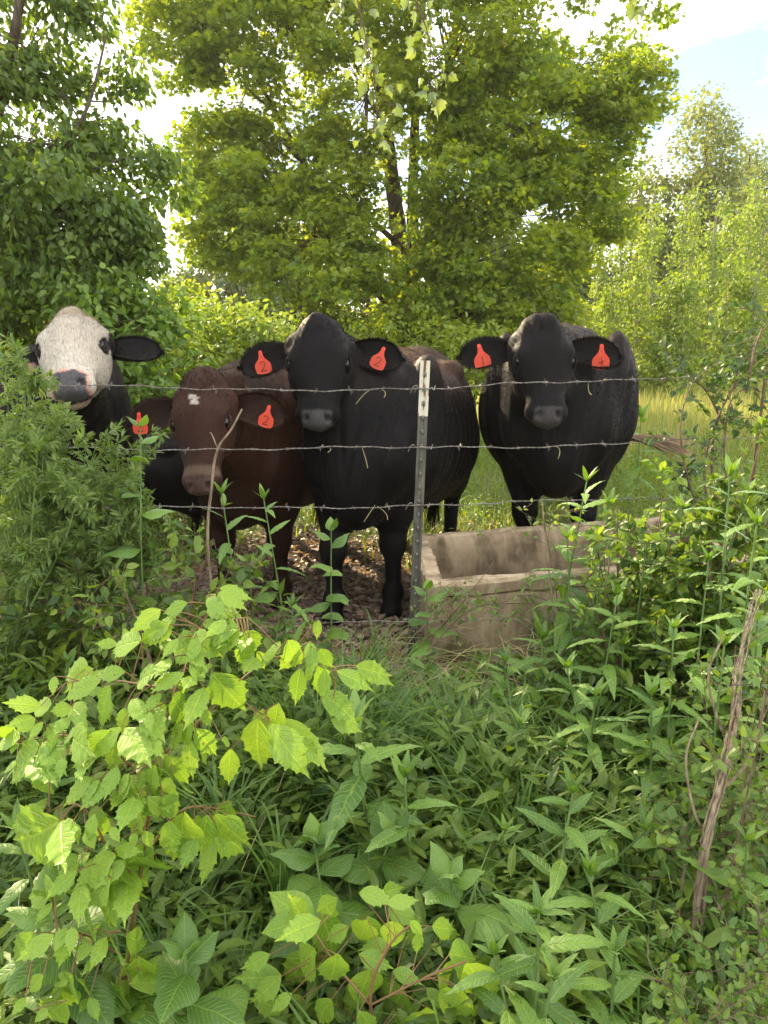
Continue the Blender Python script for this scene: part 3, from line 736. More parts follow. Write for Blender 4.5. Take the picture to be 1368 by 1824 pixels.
BLACK = (.0062, .0056, .0060)
def nose_tint(c, hc, dark, pad=(.055, .050, .050)):
    a, b, v_ = hc[:, 0], hc[:, 1], hc[:, 2]
    m = smooth(.445, .458, a + .06 * np.abs(b)) * (1 - smooth(.058, .068, np.abs(b))) * smooth(-.130, -.118, v_)
    m = m * (np.abs(a) < .7)
    return c * (1 - m[:, None]) + np.array(pad)[None] * m[:, None]
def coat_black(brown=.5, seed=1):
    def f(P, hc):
        t = np.clip(.45 * noise3(P, 5, seed) + smooth(.85, 1.15, P[:, 2]) * brown - .25, 0, 1) * (1 - smooth(1.05, 1.3, P[:, 0]) * .75)  # random brown mottle, plus backlit sheen painted as brown towards the top
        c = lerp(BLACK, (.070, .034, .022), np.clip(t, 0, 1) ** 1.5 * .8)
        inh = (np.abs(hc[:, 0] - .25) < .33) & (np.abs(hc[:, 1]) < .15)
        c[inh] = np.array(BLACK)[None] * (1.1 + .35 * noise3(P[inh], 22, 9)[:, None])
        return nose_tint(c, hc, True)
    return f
def coat_brown(P, hc):
    t = np.clip(.5 + .4 * noise3(P, 6, 3), 0, 1)
    c = lerp((.026, .012, .008), (.066, .027, .017), t)
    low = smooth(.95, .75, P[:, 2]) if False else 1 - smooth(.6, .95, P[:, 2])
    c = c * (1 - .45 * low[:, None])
    # belt of white hair behind the shoulder
    bm = smooth(.93, .90, P[:, 0]) if False else ((P[:, 0] + .03 * noise3(P, 9, 8) > .84) & (P[:, 0] + .03 * noise3(P, 9, 8) < .91) & (P[:, 1] > -.5) & (P[:, 2] > .85)).astype(float)
    c = c * (1 - bm[:, None]) + np.array((.55, .52, .48)) * bm[:, None]
    a, b, v_ = hc[:, 0], hc[:, 1], hc[:, 2]
    inh = (np.abs(a - .25) < .33) & (np.abs(b) < .15) & (v_ > -.3)
    c[inh] = c[inh] * np.array([.80, .85, .9])
    st = inh & (v_ > -.09) & (np.abs(b - .004) < .017 - .5 * (.150 - a) * 0 + .010 * np.sin(a * 400 + b * 500)) & (a > .098) & (a < .142 - .35 * np.abs(np.abs(b) - .018) + .006 * np.sin(b * 600))
    c[st] = (.34, .30, .25)
    mz = inh & (a > .40) & (np.abs(b) > -1)
    k = smooth(.385, .41, a) * (1 - smooth(.43, .45, a)) * smooth(-.1, -.06, v_) * inh
    c = c * (1 - k[:, None] * .35) + np.array((.25, .17, .12)) * k[:, None] * .35
    return nose_tint(c, hc, True, (.10, .06, .05))
def coat_white_face(P, hc):
    c = lerp(BLACK, (.03, .02, .016), np.clip(noise3(P, 5, 4), 0, 1))
    pt = (noise3(P, 4.5, 12) + 1.6 * smooth(.95, .60, P[:, 2]) * 0 + (P[:, 2] < .60) * .8) > .95
    c[pt] = (.42, .36, .30)
    a, b, v_ = hc[:, 0], hc[:, 1], hc[:, 2]
    inh = (a > -.09) & (a < .65) & (np.abs(b) < .15) & (v_ > -.28)
    w = lerp((.40, .35, .28), (.52, .48, .41), np.clip(.5 + .5 * noise3(P, 14, 5), 0, 1))
    poll = (a < .06); w[poll] = w[poll] * np.array([.97, .90, .80])
    c[inh] = w[inh]
    ey = inh & (np.abs(b) > .07) & (((a - .205) / .042) ** 2 + ((v_ + .064) / .036) ** 2 < 1)
    c[ey] = (.02, .016, .015)
    pk = inh & (a > .425) & (v_ > -.125) & (np.abs(b) < .075); c[pk] = (.50, .27, .21)
    dk = inh & (a > .435 + .008 * np.sin(b * 90)) & (v_ > -.13) & (np.abs(b) < .067) & ((noise3(P, 30, 21) < .55) | (np.abs(b) < .03))
    c[dk] = (.075, .07, .075)
    mo = inh & (a > .40) & (v_ < -.112) & (v_ > -.135); c[mo] = (.05, .035, .03)
    ch = inh & (a > .36) & (v_ <= -.135); c[ch] = (.32, .24, .18)
    return c

# --- the four cows and the calf
O_A = at(567, 566, 3.42)
cow('black cow with painted reddish highlights on its back, mid herd, beside the white topped post', (-.11, 3.62), (-.27, -.96), 1.10,
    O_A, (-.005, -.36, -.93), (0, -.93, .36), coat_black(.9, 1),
    tags={1: dict(text='2', lean=-.18, t=.60, w=.05), -1: dict(text='2', lean=-.42, t=.66, w=.0)},
    front=((1.25, .12), (1.42, -.115)), wide=1.06, deep=1.06,
    ears={1: dict(u=.18), -1: dict(u=.02)}, foot_z=(0, 0, 0, 0), headlen=.90, hs=.95)
O_D = at(972, 562, 3.80)
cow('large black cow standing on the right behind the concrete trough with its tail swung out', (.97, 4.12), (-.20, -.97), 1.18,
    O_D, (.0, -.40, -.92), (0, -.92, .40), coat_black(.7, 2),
    tags={1: dict(text='1', lean=-.25, t=.66, w=.0, size=.092), -1: dict(text='4', lean=.0, t=.62, w=.0, size=.095)},
    front=((1.27, .14), (1.27, -.14)), wide=1.10, deep=1.08,
    tail=[(1.30, 5.72, 1.30), (1.50, 5.72, 1.0), (1.70, 5.6, .72), (1.90, 5.45, .66)],
    ears={1: dict(u=.02, len=.255), -1: dict(u=.02, len=.255)}, headlen=.95, hs=.93)
O_B = at(350, 664, 3.12)
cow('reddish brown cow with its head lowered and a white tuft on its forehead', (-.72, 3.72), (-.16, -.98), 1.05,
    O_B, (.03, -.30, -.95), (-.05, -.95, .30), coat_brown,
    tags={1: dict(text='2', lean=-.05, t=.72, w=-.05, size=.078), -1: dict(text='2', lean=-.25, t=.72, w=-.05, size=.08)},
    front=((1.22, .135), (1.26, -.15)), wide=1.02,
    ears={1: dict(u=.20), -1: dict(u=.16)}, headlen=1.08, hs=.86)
O_C = at(124, 550, 3.36)
cow('black cow with a white face and pink and grey nose behind the leafy bush', (-1.62, 3.66), (.42, -.9), 1.12,
    O_C, (.22, -.72, -.64), (.10, -.64, .74), coat_white_face, headlen=.90, hs=.90, peak=.03, wide=1.0,
    ears={1: dict(u=.50, inner=(.30, .20, .16), len=.20, wid=.062, col=BLACK, v=-.3), -1: dict(u=.10, len=.23, col=BLACK)})
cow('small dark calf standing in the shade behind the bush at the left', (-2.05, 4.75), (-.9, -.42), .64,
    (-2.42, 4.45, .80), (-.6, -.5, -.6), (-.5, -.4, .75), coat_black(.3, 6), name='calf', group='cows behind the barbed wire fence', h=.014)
# ------------------------------------------------------------------ fence
def postmat():
    m, nt = newmat('fence_post_paint'); L = nt.links.new
    out = N(nt, 'ShaderNodeOutputMaterial'); p = N(nt, 'ShaderNodeBsdfPrincipled'); p.inputs['Roughness'].default_value = .6
    tcn = N(nt, 'ShaderNodeTexCoord'); sp = N(nt, 'ShaderNodeSeparateXYZ'); L(tcn.outputs['Object'], sp.inputs[0])
    nz = N(nt, 'ShaderNodeTexNoise'); nz.inputs['Scale'].default_value = 9; nz.inputs['Detail'].default_value = 8
    mp = N(nt, 'ShaderNodeMapping'); mp.inputs['Scale'].default_value = (6, 6, 1.2); L(tcn.outputs['Object'], mp.inputs[0]); L(mp.outputs[0], nz.inputs['Vector'])
    rw = ramp(nt, [(.0, (.62, .58, .46)), (.56, (.66, .62, .50)), (.61, (.22, .09, .03)), (.75, (.12, .05, .02))]); L(nz.outputs[0], rw.inputs[0])
    # rust runs down the middle rib
    ab = N(nt, 'ShaderNodeMath', operation='ABSOLUTE'); L(sp.outputs['X'], ab.inputs[0])
    rr = N(nt, 'ShaderNodeMapRange'); L(ab.outputs[0], rr.inputs[0]); rr.inputs[1].default_value = .001; rr.inputs[2].default_value = .007; rr.inputs[3].default_value = .12; rr.inputs[4].default_value = 0
    ad = N(nt, 'ShaderNodeMath', operation='ADD'); L(nz.outputs[0], ad.inputs[0]); L(rr.outputs[0], ad.inputs[1]); L(ad.outputs[0], rw.inputs[0])
    rg = ramp(nt, [(.35, (.055, .05, .04)), (.52, (.10, .095, .075)), (.68, (.17, .14, .105))]); L(nz.outputs[0], rg.inputs[0])
    gt = N(nt, 'ShaderNodeMath', operation='GREATER_THAN'); L(sp.outputs['Z'], gt.inputs[0]); gt.inputs[1].default_value = 1.058
    mx = N(nt, 'ShaderNodeMixRGB'); L(gt.outputs[0], mx.inputs['Fac']); L(rg.outputs[0], mx.inputs['Color1']); L(rw.outputs[0], mx.inputs['Color2'])
    L(mx.outputs[0], p.inputs['Base Color']); b = N(nt, 'ShaderNodeBump'); b.inputs['Strength'].default_value = .3; b.inputs['Distance'].default_value = .003
    L(nz.outputs[0], b.inputs['Height']); L(b.outputs[0], p.inputs['Normal']); L(p.outputs[0], out.inputs[0]); return m
M_POST = postmat()
M_WIRE = pmat('galvanised_wire', (.30, .28, .25), .5, (.13, .10, .08), 40, metal=.4, spec=.5)
M_CLIP = pmat('wire_clip', (.45, .43, .38), .4, (.25, .2, .16), 30, metal=.6)

FY = 2.82
ptop = at(757, 642, FY); pb = at(733, 1185, FY)
fence = empty('barbed_wire_fence', (pb[0], FY, 0), 'rusty barbed wire fence on a green steel post with a white painted top', 'fence')
foff = np.array([pb[0], FY, 0.0])
plen = ptop[2] + .25
# T profile: wide face to the camera, stem behind, studs on the face
prof = [(-.0185, .0), (-.0185, .0035), (-.004, .006), (-.0025, .030), (.0025, .030), (.004, .006), (.0185, .0035), (.0185, .0), (.008, -.0015), (.0055, .0035 - .003), (-.0055, .0005), (-.008, -.0015)]
mb = MB(); V = []
zz = np.linspace(-.25, ptop[2], 24)
for z in zz: V += [(x, y, z) for x, y in prof]
m_ = len(prof); F = [[i * m_ + k, i * m_ + (k + 1) % m_, (i + 1) * m_ + (k + 1) % m_, (i + 1) * m_ + k] for i in range(23) for k in range(m_)]
mb.add(V, F); mb.add(V[-m_:], [list(range(m_))]); 
post = mb.obj('steel_post', M_POST, fence)
lean = math.atan2(ptop[0] - pb[0], ptop[2] - pb[2])
post.rotation_euler = (0, lean, 0)
post.location = (0, 0, 0)
stud_me = None
for k in range(22):
    z = .08 + k * .054
    if z > ptop[2] - .03: break
    sm = MB(); V = [(sx * .0045, -.0015 - dy, sz) for sx in (-1, 1) for dy, sz in ((0, -.009), (.006, -.004), (.006, .004), (0, .009))]
    sm.add(V, [[0, 1, 2, 3], [7, 6, 5, 4], [0, 4, 5, 1], [1, 5, 6, 2], [2, 6, 7, 3]])
    stud_me = stud_me or sm.mesh('stud', [M_POST]); put('stud', stud_me, post, loc=(0, 0, z))

wires_px = [[(-60, 686), (180, 689), (450, 692), (752, 694), (950, 683), (1200, 671), (1430, 659)],
            [(-60, 792), (180, 797), (450, 801), (748, 797), (1000, 793), (1200, 786), (1430, 776)],
            [(-60, 903), (180, 905), (500, 905), (742, 899), (1000, 893), (1200, 888), (1430, 880)],
            [(-60, 1104), (180, 1106), (500, 1108), (733, 1108), (1000, 1102), (1200, 1095), (1430, 1086)]]
barb_me = None
def barb_mesh():
    mb = MB()
    for sg in (1, -1):
        a = np.linspace(0, 4.4 * math.pi, 20); 
        coil = np.stack([sg * .0012 + .0016 * a / 6.28 * sg * 0 + np.linspace(-.004, .004, 20) * sg, .0032 * np.cos(a + sg), .0032 * np.sin(a + sg)], -1)
        tip0 = coil[0] + (coil[0] - coil[3]) * .1 + np.array([0, -.006, .013 * sg]); tip1 = coil[-1] + np.array([.003 * sg, .004, -.014 * sg])
        P = np.concatenate([[tip0], coil, [tip1]])
        tube(mb, P, .0011, 4)
    return mb.mesh('barb', [M_WIRE])
barb_me = barb_mesh()
post_x = {}
for wi, wp in enumerate(wires_px):
    ctrl = np.array([at(px, py, FY - .012 + .0006 * max(0, px - 800) * (1 if px > 800 else 0)) for px, py in wp]) - foff
    P = catmull(ctrl, 26)
    s = np.concatenate([[0], np.cumsum(np.linalg.norm(np.diff(P, axis=0), axis=1))])
    ss = np.arange(0, s[-1], .006)
    Q = np.stack([np.interp(ss, s, P[:, k]) for k in range(3)], -1)
    Q[:, 2] += .005 * np.sin(ss * 4.1 + wi * 2.1) + .003 * np.sin(ss * 13 + wi * 2) + .0016 * np.sin(ss * 41 + wi)
    mb = MB()
    for ph in (0, math.pi):
        a = ss * 2 * math.pi / .045 + ph
        W = Q + np.stack([0 * a, .0014 * np.cos(a), .0014 * np.sin(a)], -1)
        tube(mb, W, .00115, 4)
    w = mb.obj('wire', M_WIRE, fence)
    t = .04 + .03 * wi
    while t < s[-1] - .05:
        p_ = np.array([np.interp(t, s, P[:, k]) for k in range(3)]); p_[2] = np.interp(t, ss, Q[:, 2])
        M = Matrix.Translation(Vector(p_.tolist())) @ Matrix.Rotation(random.uniform(0, 6.28), 4, 'X') @ Matrix.Rotation(random.uniform(-.15, .15), 4, 'Z')
        put('barb', barb_me, w, M); t += .128 + random.uniform(-.008, .008)
    # clip round the post at the wire
    zc = np.interp(post_x.get(wi, 0), [0, 1], [0, 1])
    kx = math.tan(lean); iz = np.argmin(np.abs(Q[:, 0] - kx * Q[:, 2]))
    zc = Q[iz, 2]; xc = kx * zc
    cl = MB()
    pts = [(xc - .052, -.012, zc - .016), (xc - .040, -.016, zc + .008), (xc - .028, -.014, zc + .010), (xc - .022, -.008, zc), (xc, -.010, zc - (.008 if wi == 0 else -.002)), (xc + .022, -.008, zc), (xc + .030, -.014, zc + .004), (xc + .036, -.016, zc - .006), (xc + .041, -.013, zc + .012)]
    tube(cl, catmull(pts, 4), .0013, 5); cl.obj('wire_clip', M_CLIP, fence)
# dry tendrils caught on the wires
for (px, py, dx, dy) in ((660, 694, -26, 26), (680, 694, 4, 14), (645, 798, 10, 36), (672, 902, 18, 24), (668, 900, -20, 30), (588, 798, -4, 8), (1048, 683, 6, 20), (990, 795, 4, 22)):
    a = at(px, py, FY - .015) - foff; b = at(px + dx, py + dy, FY - .05) - foff
    c = (a + b) / 2 + rng.normal(0, .018, 3)
    tm = MB(); tube(tm, bez(a, b, c, 8), .0011, 4); tm.obj('dry_tendril', M_STRAW, fence)
# the thin far post at the right edge
fp = empty('thin_steel_stake', (*at(1357, 690, 4.2)[:2], 0), 'thin rusty steel stake in the grass at the right edge', 'stake')
mb = MB(); h1 = at(1357, 668, 4.2)[2]
tube(mb, [(0, 0, -.2), (.004, 0, .4), (.012, 0, h1)], .008, 6); mb.obj('rod', pmat('rust', (.20, .10, .06), .8, (.08, .05, .04), 20), fp)

# ------------------------------------------------------------------ concrete trough
def concmat():
    m, nt = newmat('weathered_concrete'); L = nt.links.new
    out = N(nt, 'ShaderNodeOutputMaterial'); p = N(nt, 'ShaderNodeBsdfPrincipled'); p.inputs['Roughness'].default_value = .85
    tcn = N(nt, 'ShaderNodeTexCoord')
    mp = N(nt, 'ShaderNodeMapping'); mp.inputs['Scale'].default_value = (5, 5, 1.4); L(tcn.outputs['Object'], mp.inputs[0])
    a = N(nt, 'ShaderNodeTexNoise'); a.inputs['Scale'].default_value = 2.4; a.inputs['Detail'].default_value = 9; a.inputs['Roughness'].default_value = .65; L(mp.outputs[0], a.inputs['Vector'])
    b = N(nt, 'ShaderNodeTexNoise'); b.inputs['Scale'].default_value = 90; b.inputs['Detail'].default_value = 6; L(tcn.outputs['Object'], b.inputs['Vector'])
    c = N(nt, 'ShaderNodeTexNoise'); c.inputs['Scale'].default_value = 6; c.inputs['Detail'].default_value = 7; L(tcn.outputs['Object'], c.inputs['Vector'])
    r = ramp(nt, [(.30, (.18, .13, .08)), (.48, (.40, .30, .19)), (.66, (.56, .44, .30))]); L(a.outputs[0], r.inputs[0])
    r2 = ramp(nt, [(.38, (.34, .33, .22)), (.52, (1, 1, 1)), (.7, (1.0, .97, .92))]); L(c.outputs[0], r2.inputs[0])
    ml = N(nt, 'ShaderNodeMixRGB', blend_type='MULTIPLY'); ml.inputs['Fac'].default_value = .8; L(r.outputs[0], ml.inputs['Color1']); L(r2.outputs[0], ml.inputs['Color2'])
    at_ = N(nt, 'ShaderNodeAttribute', attribute_name='rnd')          # water stain inside, up to the old water line
    ds = N(nt, 'ShaderNodeMixRGB', blend_type='MULTIPLY'); ds.inputs['Color2'].default_value = (.42, .40, .36, 1); L(at_.outputs['Fac'], ds.inputs['Fac']); L(ml.outputs[0], ds.inputs['Color1'])
    L(ds.outputs[0], p.inputs['Base Color'])
    ad = N(nt, 'ShaderNodeMath', operation='MULTIPLY_ADD'); L(b.outputs[0], ad.inputs[0]); ad.inputs[1].default_value = .35; L(c.outputs[0], ad.inputs[2])
    bp = N(nt, 'ShaderNodeBump'); bp.inputs['Strength'].default_value = .6; bp.inputs['Distance'].default_value = .012; L(ad.outputs[0], bp.inputs['Height']); L(bp.outputs[0], p.inputs['Normal'])
    L(p.outputs[0], out.inputs[0]); return m
M_CONC = concmat()
A0 = at(768, 1192, 2.93); fl_ = A0[:2]                              # front left foot
zb = A0[2]; zt = zb + .385
fr_ = fl_ + np.array([1.50, .36]); bl_ = fl_ + np.array([-.03, .80]); br_ = fr_ + np.array([-.10, .88])
Q0 = np.array([fl_, fr_, br_, bl_]); cen = Q0.mean(0)
def ring(z, grow, sub=22, jit=.0030):
    out = []
    for k in range(4):
        a, b = Q0[k], Q0[(k + 1) % 4]
        # move each side outwards by 'grow'
        def side(i):
            p, q = Q0[i], Q0[(i + 1) % 4]; d = (q - p) / np.linalg.norm(q - p); n = np.array([d[1], -d[0]]); return p + n * grow, d
        def inter(i, j):
            p, d = side(i); q, e = side(j); M = np.array([d, -e]).T; t = np.linalg.solve(M, q - p); return p + d * t[0]
        ca, cb_ = inter((k - 1) % 4, k), inter(k, (k + 1) % 4)
        for t in np.linspace(0, 1, sub, endpoint=False):
            r_ = min(t, 1 - t); out.append([*(ca + (cb_ - ca) * t), z])
    V = np.array(out); 
    # knock the corners round
    n = len(V)
    for k in range(4):
        i = k * sub; V[i, :2] = V[i, :2] * .5 + .25 * (V[i - 1, :2] * .12 + V[i, :2] * .88 + V[(i + 1) % n, :2] * .12 + V[i, :2] * .88)
    return V + rng.normal(0, jit, V.shape)
rings = [(zb - .04, -.010), (zb + .05, .0), (zb + .19, .006), (zb + .310, .012), (zb + .318, .004), (zb + .326, .020), (zt - .012, .026), (zt, .016), (zt + .002, -.02), (zt, -.044), (zt - .010, -.052), (zt - .10, -.072), (zt - .22, -.105), (zb + .075, -.13)]
stain = [0, 0, 0, 0, .2, 0, 0, 0, 0, 0, .25, .75, 1, 1]
VV = [ring(z, g) for z, g in rings]; nn = len(VV[0])
trough = empty('concrete_trough', (cen[0], cen[1], zb), 'weathered empty concrete feed trough behind the weeds, below the right black cow', 'trough')
mb = MB(); V = np.concatenate(VV) - np.array([cen[0], cen[1], zb])
F = [[i * nn + k, i * nn + (k + 1) % nn, (i + 1) * nn + (k + 1) % nn, (i + 1) * nn + k] for i in range(len(rings) - 1) for k in range(nn)]
mb.add(V, F, np.repeat(stain, nn)); mb.obj('basin', M_CONC, trough)
mb = MB(); fl2 = V[-nn:]; cfl = fl2.mean(0); mb.add(np.concatenate([fl2, [cfl]]), [[k, (k + 1) % nn, nn] for k in range(nn)], .9); mb.obj('basin_floor', M_CONC, trough)

# ------------------------------------------------------------------ mud clods, dead leaves and straw on the trampled ground
M_CLOD = pmat('mud_clod', (.46, .34, .28), .8, (.10, .065, .05), 14, bump=.5, bdist=.01)
M_LITTER = leafmat('dead_leaf', (.22, .13, .07), (.48, .36, .24), tr=(1, .9, .7), gloss=.3)
ico = np.array([(0, 0, 1), (.9, 0, .3), (.28, .85, .35), (-.72, .53, .3), (-.72, -.53, .35), (.28, -.85, .3), (0, 0, -.6)], float)
icf = np.array([(0, 1, 2), (0, 2, 3), (0, 3, 4), (0, 4, 5), (0, 5, 1), (6, 2, 1), (6, 3, 2), (6, 4, 3), (6, 5, 4), (6, 1, 5)])
def scatter(n, x0, x1, y0, y1, f):
    x = rng.uniform(x0, x1, n * 3); y = rng.uniform(y0, y1, n * 3); k = rng.random(n * 3) < f(x, y)
    return x[k][:n], y[k][:n]
x, y = scatter(9000, -2.6, 1.2, 2.5, 5.6, mudf)
mb = MB(); sz = .007 + .026 * rng.random(len(x)) ** 3.0
P = np.stack([x, y, gz(x, y) + .010], -1)
V = P[:, None] + ico[None] * (sz[:, None, None] * rng.uniform(.5, 1.4, (len(x), 1, 3)) * np.array([1, 1, .6])) + rng.normal(0, .0035, (len(x), 7, 3))
mb.add(V.reshape(-1, 3), (icf[None] + 7 * np.arange(len(x))[:, None, None]).reshape(-1, 3))
tag(mb.obj('mud_clods', M_CLOD), 'lumps of dried trampled mud between the cows\' legs', 'mud', None, 'stuff')
x, y = scatter(11000, -2.8, 1.4, 2.2, 5.8, lambda a, b: np.clip(mudf(a, b) + .2, 0, 1))
mb = MB(); d = rng.normal(0, 1, (len(x), 3)) * (1, 1, .25); nv = rng.normal(0, .5, (len(x), 3)) + (0, 0, 1)
leaves(mb, T_OVAL, np.stack([x, y, gz(x, y) + .016 + .012 * rng.random(len(x))], -1), d, nv, .018 + .04 * rng.random(len(x)))
tag(mb.obj('leaf_litter', M_LITTER), 'dead leaves and straw trodden into the mud', 'litter', None, 'stuff')
# ------------------------------------------------------------------ trees
def ball(n):
    v = nrm(rng.normal(0, 1, (n, 3))); return v * (rng.random((n, 1)) ** (1 / 3))

def crown_leaves(mb, cc, cr, per, tpl, size, droop=.35, flat=.45, upness=.9, chue=None):
    """sprays of leaves round cluster centres cc with radius cr"""
    n = len(cc) * per; ci = np.repeat(np.arange(len(cc)), per)
    b = ball(n) * np.array([1, 1, flat]); crr = cr if np.ndim(cr) else np.full(len(cc), cr)
    pos = cc[ci] + b * crr[ci][:, None]
    pos[:, 2] -= .25 * crr[ci] * (b[:, 0] ** 2 + b[:, 1] ** 2)
    d = b * np.array([1, 1, .3]) + rng.normal(0, .5, (n, 3)); d[:, 2] -= droop
    nv = rng.normal(0, .55, (n, 3)); nv[:, 2] += upness
    hue = rng.random(len(cc)) if chue is None else chue
    rnd = np.clip(hue[ci] * .55 + .45 * rng.random(n), 0, 1)
    leaves(mb, tpl, pos, d, nv, size * (.65 + .7 * rng.random(n)), rnd)

def clusters(lobes, shell=.55, holes=None):
    """lobes: (centre, radii, count); cluster centres towards each lobe's outside"""
    out, li = [], []
    for k, (c, r, m) in enumerate(lobes):
        v = nrm(rng.normal(0, 1, (m, 3))); rr = shell + (1 - shell) * rng.random((m, 1)) ** .7
        rr = rr * (1 + .26 * noise3(v, 3.5, k)[:, None])
        out.append(np.array(c) + v * rr * np.array(r)); li += [k] * m
    out, li = np.concatenate(out), np.array(li)
    if holes is not None:      # gaps in the crown where no spray grows
        k = noise3(out, holes[0], 77) + .5 * noise3(out, holes[0] * 2.3, 78) > holes[1]
        out, li = out[k], li[k]
    return out, li

def tree(name, label, cat, base, trunks, lobes, leafm, leaf_size, per, crad, tpl=T_DIA, bark=M_BARK, group=None, twig_frac=.35, droop=.35, flat=.45, tr=None, shell=.55, upness=.9, holes=None):
    base = np.array(base, float)
    root = empty(name, base, label, cat, group)
    tb = MB(); tp = []
    for pts, r0, r1 in trunks:
        P = catmull(np.array(pts, float) - base, 8); m = len(P)
        rr = np.linspace(r0, r1, m) * (1 + .06 * np.sin(np.arange(m) * 1.7)); rr[0] *= 1.35
        tube(tb, P, rr, 9); tp.append((P, rr))
    allp = np.concatenate([p for p, _ in tp]); allr = np.concatenate([r for _, r in tp])
    cc, li = clusters([(np.array(c) - base, r, m) for c, r, m in lobes], shell, holes)
    for k, (c, r, m) in enumerate(lobes):
        c = np.array(c) - base
        hz = np.linalg.norm(allp[:, :2] - c[:2], axis=1)
        want = c[2] - .55 * hz
        j = np.argmin(np.abs(allp[:, 2] - want) + .35 * hz)
        st = allp[j]; r0 = min(allr[j] * .6, .035 + .012 * np.linalg.norm(c - st))
        mid = (st + c) / 2 + rng.normal(0, .12, 3) + np.array([0, 0, .10 * np.linalg.norm(c - st)])
        limb = bez(st, c, mid, 9); tube(tb, limb, np.linspace(r0, r0 * .3, 9), 6)
        own = cc[li == k]
        for q in range(int(len(own) * twig_frac)):
            e = own[q]; i = rng.integers(3, 9); s_ = limb[i]
            tube(tb, bez(s_, e, (s_ + e) / 2 + rng.normal(0, .06, 3) + np.array([0, 0, .08]), 5), np.linspace(max(.006, r0 * .25), .004, 5), 3, cap=False)
    tb.obj('trunk', bark, root, smooth=True)
    lb = MB(); crown_leaves(lb, cc, np.array([crad] * len(cc)) * rng.uniform(.7, 1.3, len(cc)), per, tpl, leaf_size, droop, flat, upness)
    cr = lb.obj('crown', leafm, root)
    return root

def W(px, py, Y): return at(px, py, Y)
def lob(px, py, Y, rx, ry, cnt, rd=None):
    """a crown lobe: centre where it stands, radii in metres"""
    return (at(px, py, Y), (rx, rd or (rx + ry) / 2, ry), cnt)

# the big maple behind the herd
Ym = 13.5
mbase = (*at(722, 640, Ym)[:2], -.05)
b_ = np.array(mbase)
T = lambda px, py, dy=0: at(px, py, Ym + dy)
mtr = [([b_, T(708, 540), T(716, 470), T(706, 380, .2), T(690, 250, .3), T(672, 100), T(660, -120), T(650, -400)], .21, .05),
       ([b_ + (.12, .05, 0), T(730, 530), T(748, 470, -.1), T(768, 390), T(775, 280, .2), T(800, 120), T(830, -80), T(850, -380)], .17, .04),
       ([T(745, 480), T(735, 400, .4), T(738, 250, .5), T(745, 60, .4), T(742, -250, .3)], .13, .04),
       ([T(695, 560, .3), T(640, 440, .6), T(560, 320, .4), T(480, 180, .3), T(400, 40)], .09, .02),
       ([T(760, 440), T(860, 330, -.2), T(950, 220, -.3), T(1010, 150, -.2)], .09, .015),
       ([b_ + (-.2, .3, 0), T(660, 560, .6), T(640, 480, .9), T(648, 300, 1.0), T(655, 150, 1.0)], .08, .03)]
ml = [lob(420, 130, 13.3, 1.15, 1.1, 120), lob(330, 60, 13.6, .8, .8, 70), lob(520, 40, 13.0, 1.2, 1.1, 120), lob(500, 250, 12.9, 1.2, 1.0, 120), lob(400, 260, 13.5, .9, .8, 80),
      lob(420, 400, 13.2, .95, .75, 100), lob(370, 330, 14.2, .5, .4, 24), lob(560, 420, 12.6, 1.15, .8, 120), lob(400, 520, 12.8, 1.0, .75, 110), lob(520, 560, 12.2, 1.1, .7, 120), lob(350, 590, 13.2, .8, .6, 80),
      lob(640, 160, 12.6, .9, 1.1, 60), lob(640, 560, 12.6, .9, .6, 80), lob(600, 330, 12.6, .7, .7, 45), lob(630, 490, 12.0, .55, .4, 26),
      lob(800, 90, 12.6, 1.2, 1.2, 120), lob(900, 210, 12.7, 1.15, 1.0, 120), lob(950, 50, 13.0, 1.2, 1.0, 120), lob(1060, 110, 13.3, .95, .9, 100), lob(1100, 190, 13.4, .62, .7, 60), lob(1110, 30, 13.4, .7, .8, 60),
      lob(840, 330, 12.4, 1.1, .8, 110), lob(960, 330, 13.0, 1.0, .75, 110), lob(1050, 310, 13.4, .85, .6, 80), lob(1060, 390, 13.6, .62, .3, 34), lob(850, 460, 12.4, 1.1, .7, 120), lob(960, 460, 13.0, .8, .6, 90),
      lob(830, 560, 12.3, 1.0, .6, 110), lob(950, 545, 12.9, .9, .55, 90), lob(720, 590, 13.0, 1.0, .5, 80), lob(740, 420, 15.4, 1.0, .9, 26), lob(700, 240, 15.0, 2.0, 1.4, 80),
      lob(560, -160, 13.3, 2.2, 1.3, 150), lob(850, -170, 13.3, 2.3, 1.3, 150), lob(700, -420, 13.5, 2.6, 1.8, 150), lob(380, -120, 13.6, 1.4, 1.0, 80), lob(1050, -130, 13.4, 1.4, 1.0, 80)]
tree('maple_tree', 'tall spreading maple with several trunks rising behind the herd', 'tree', mbase, mtr, ml, L_MAPLE, .088, 62, .34, T_MAPLE, flat=.36, droop=.25, holes=(2.2, -.40))

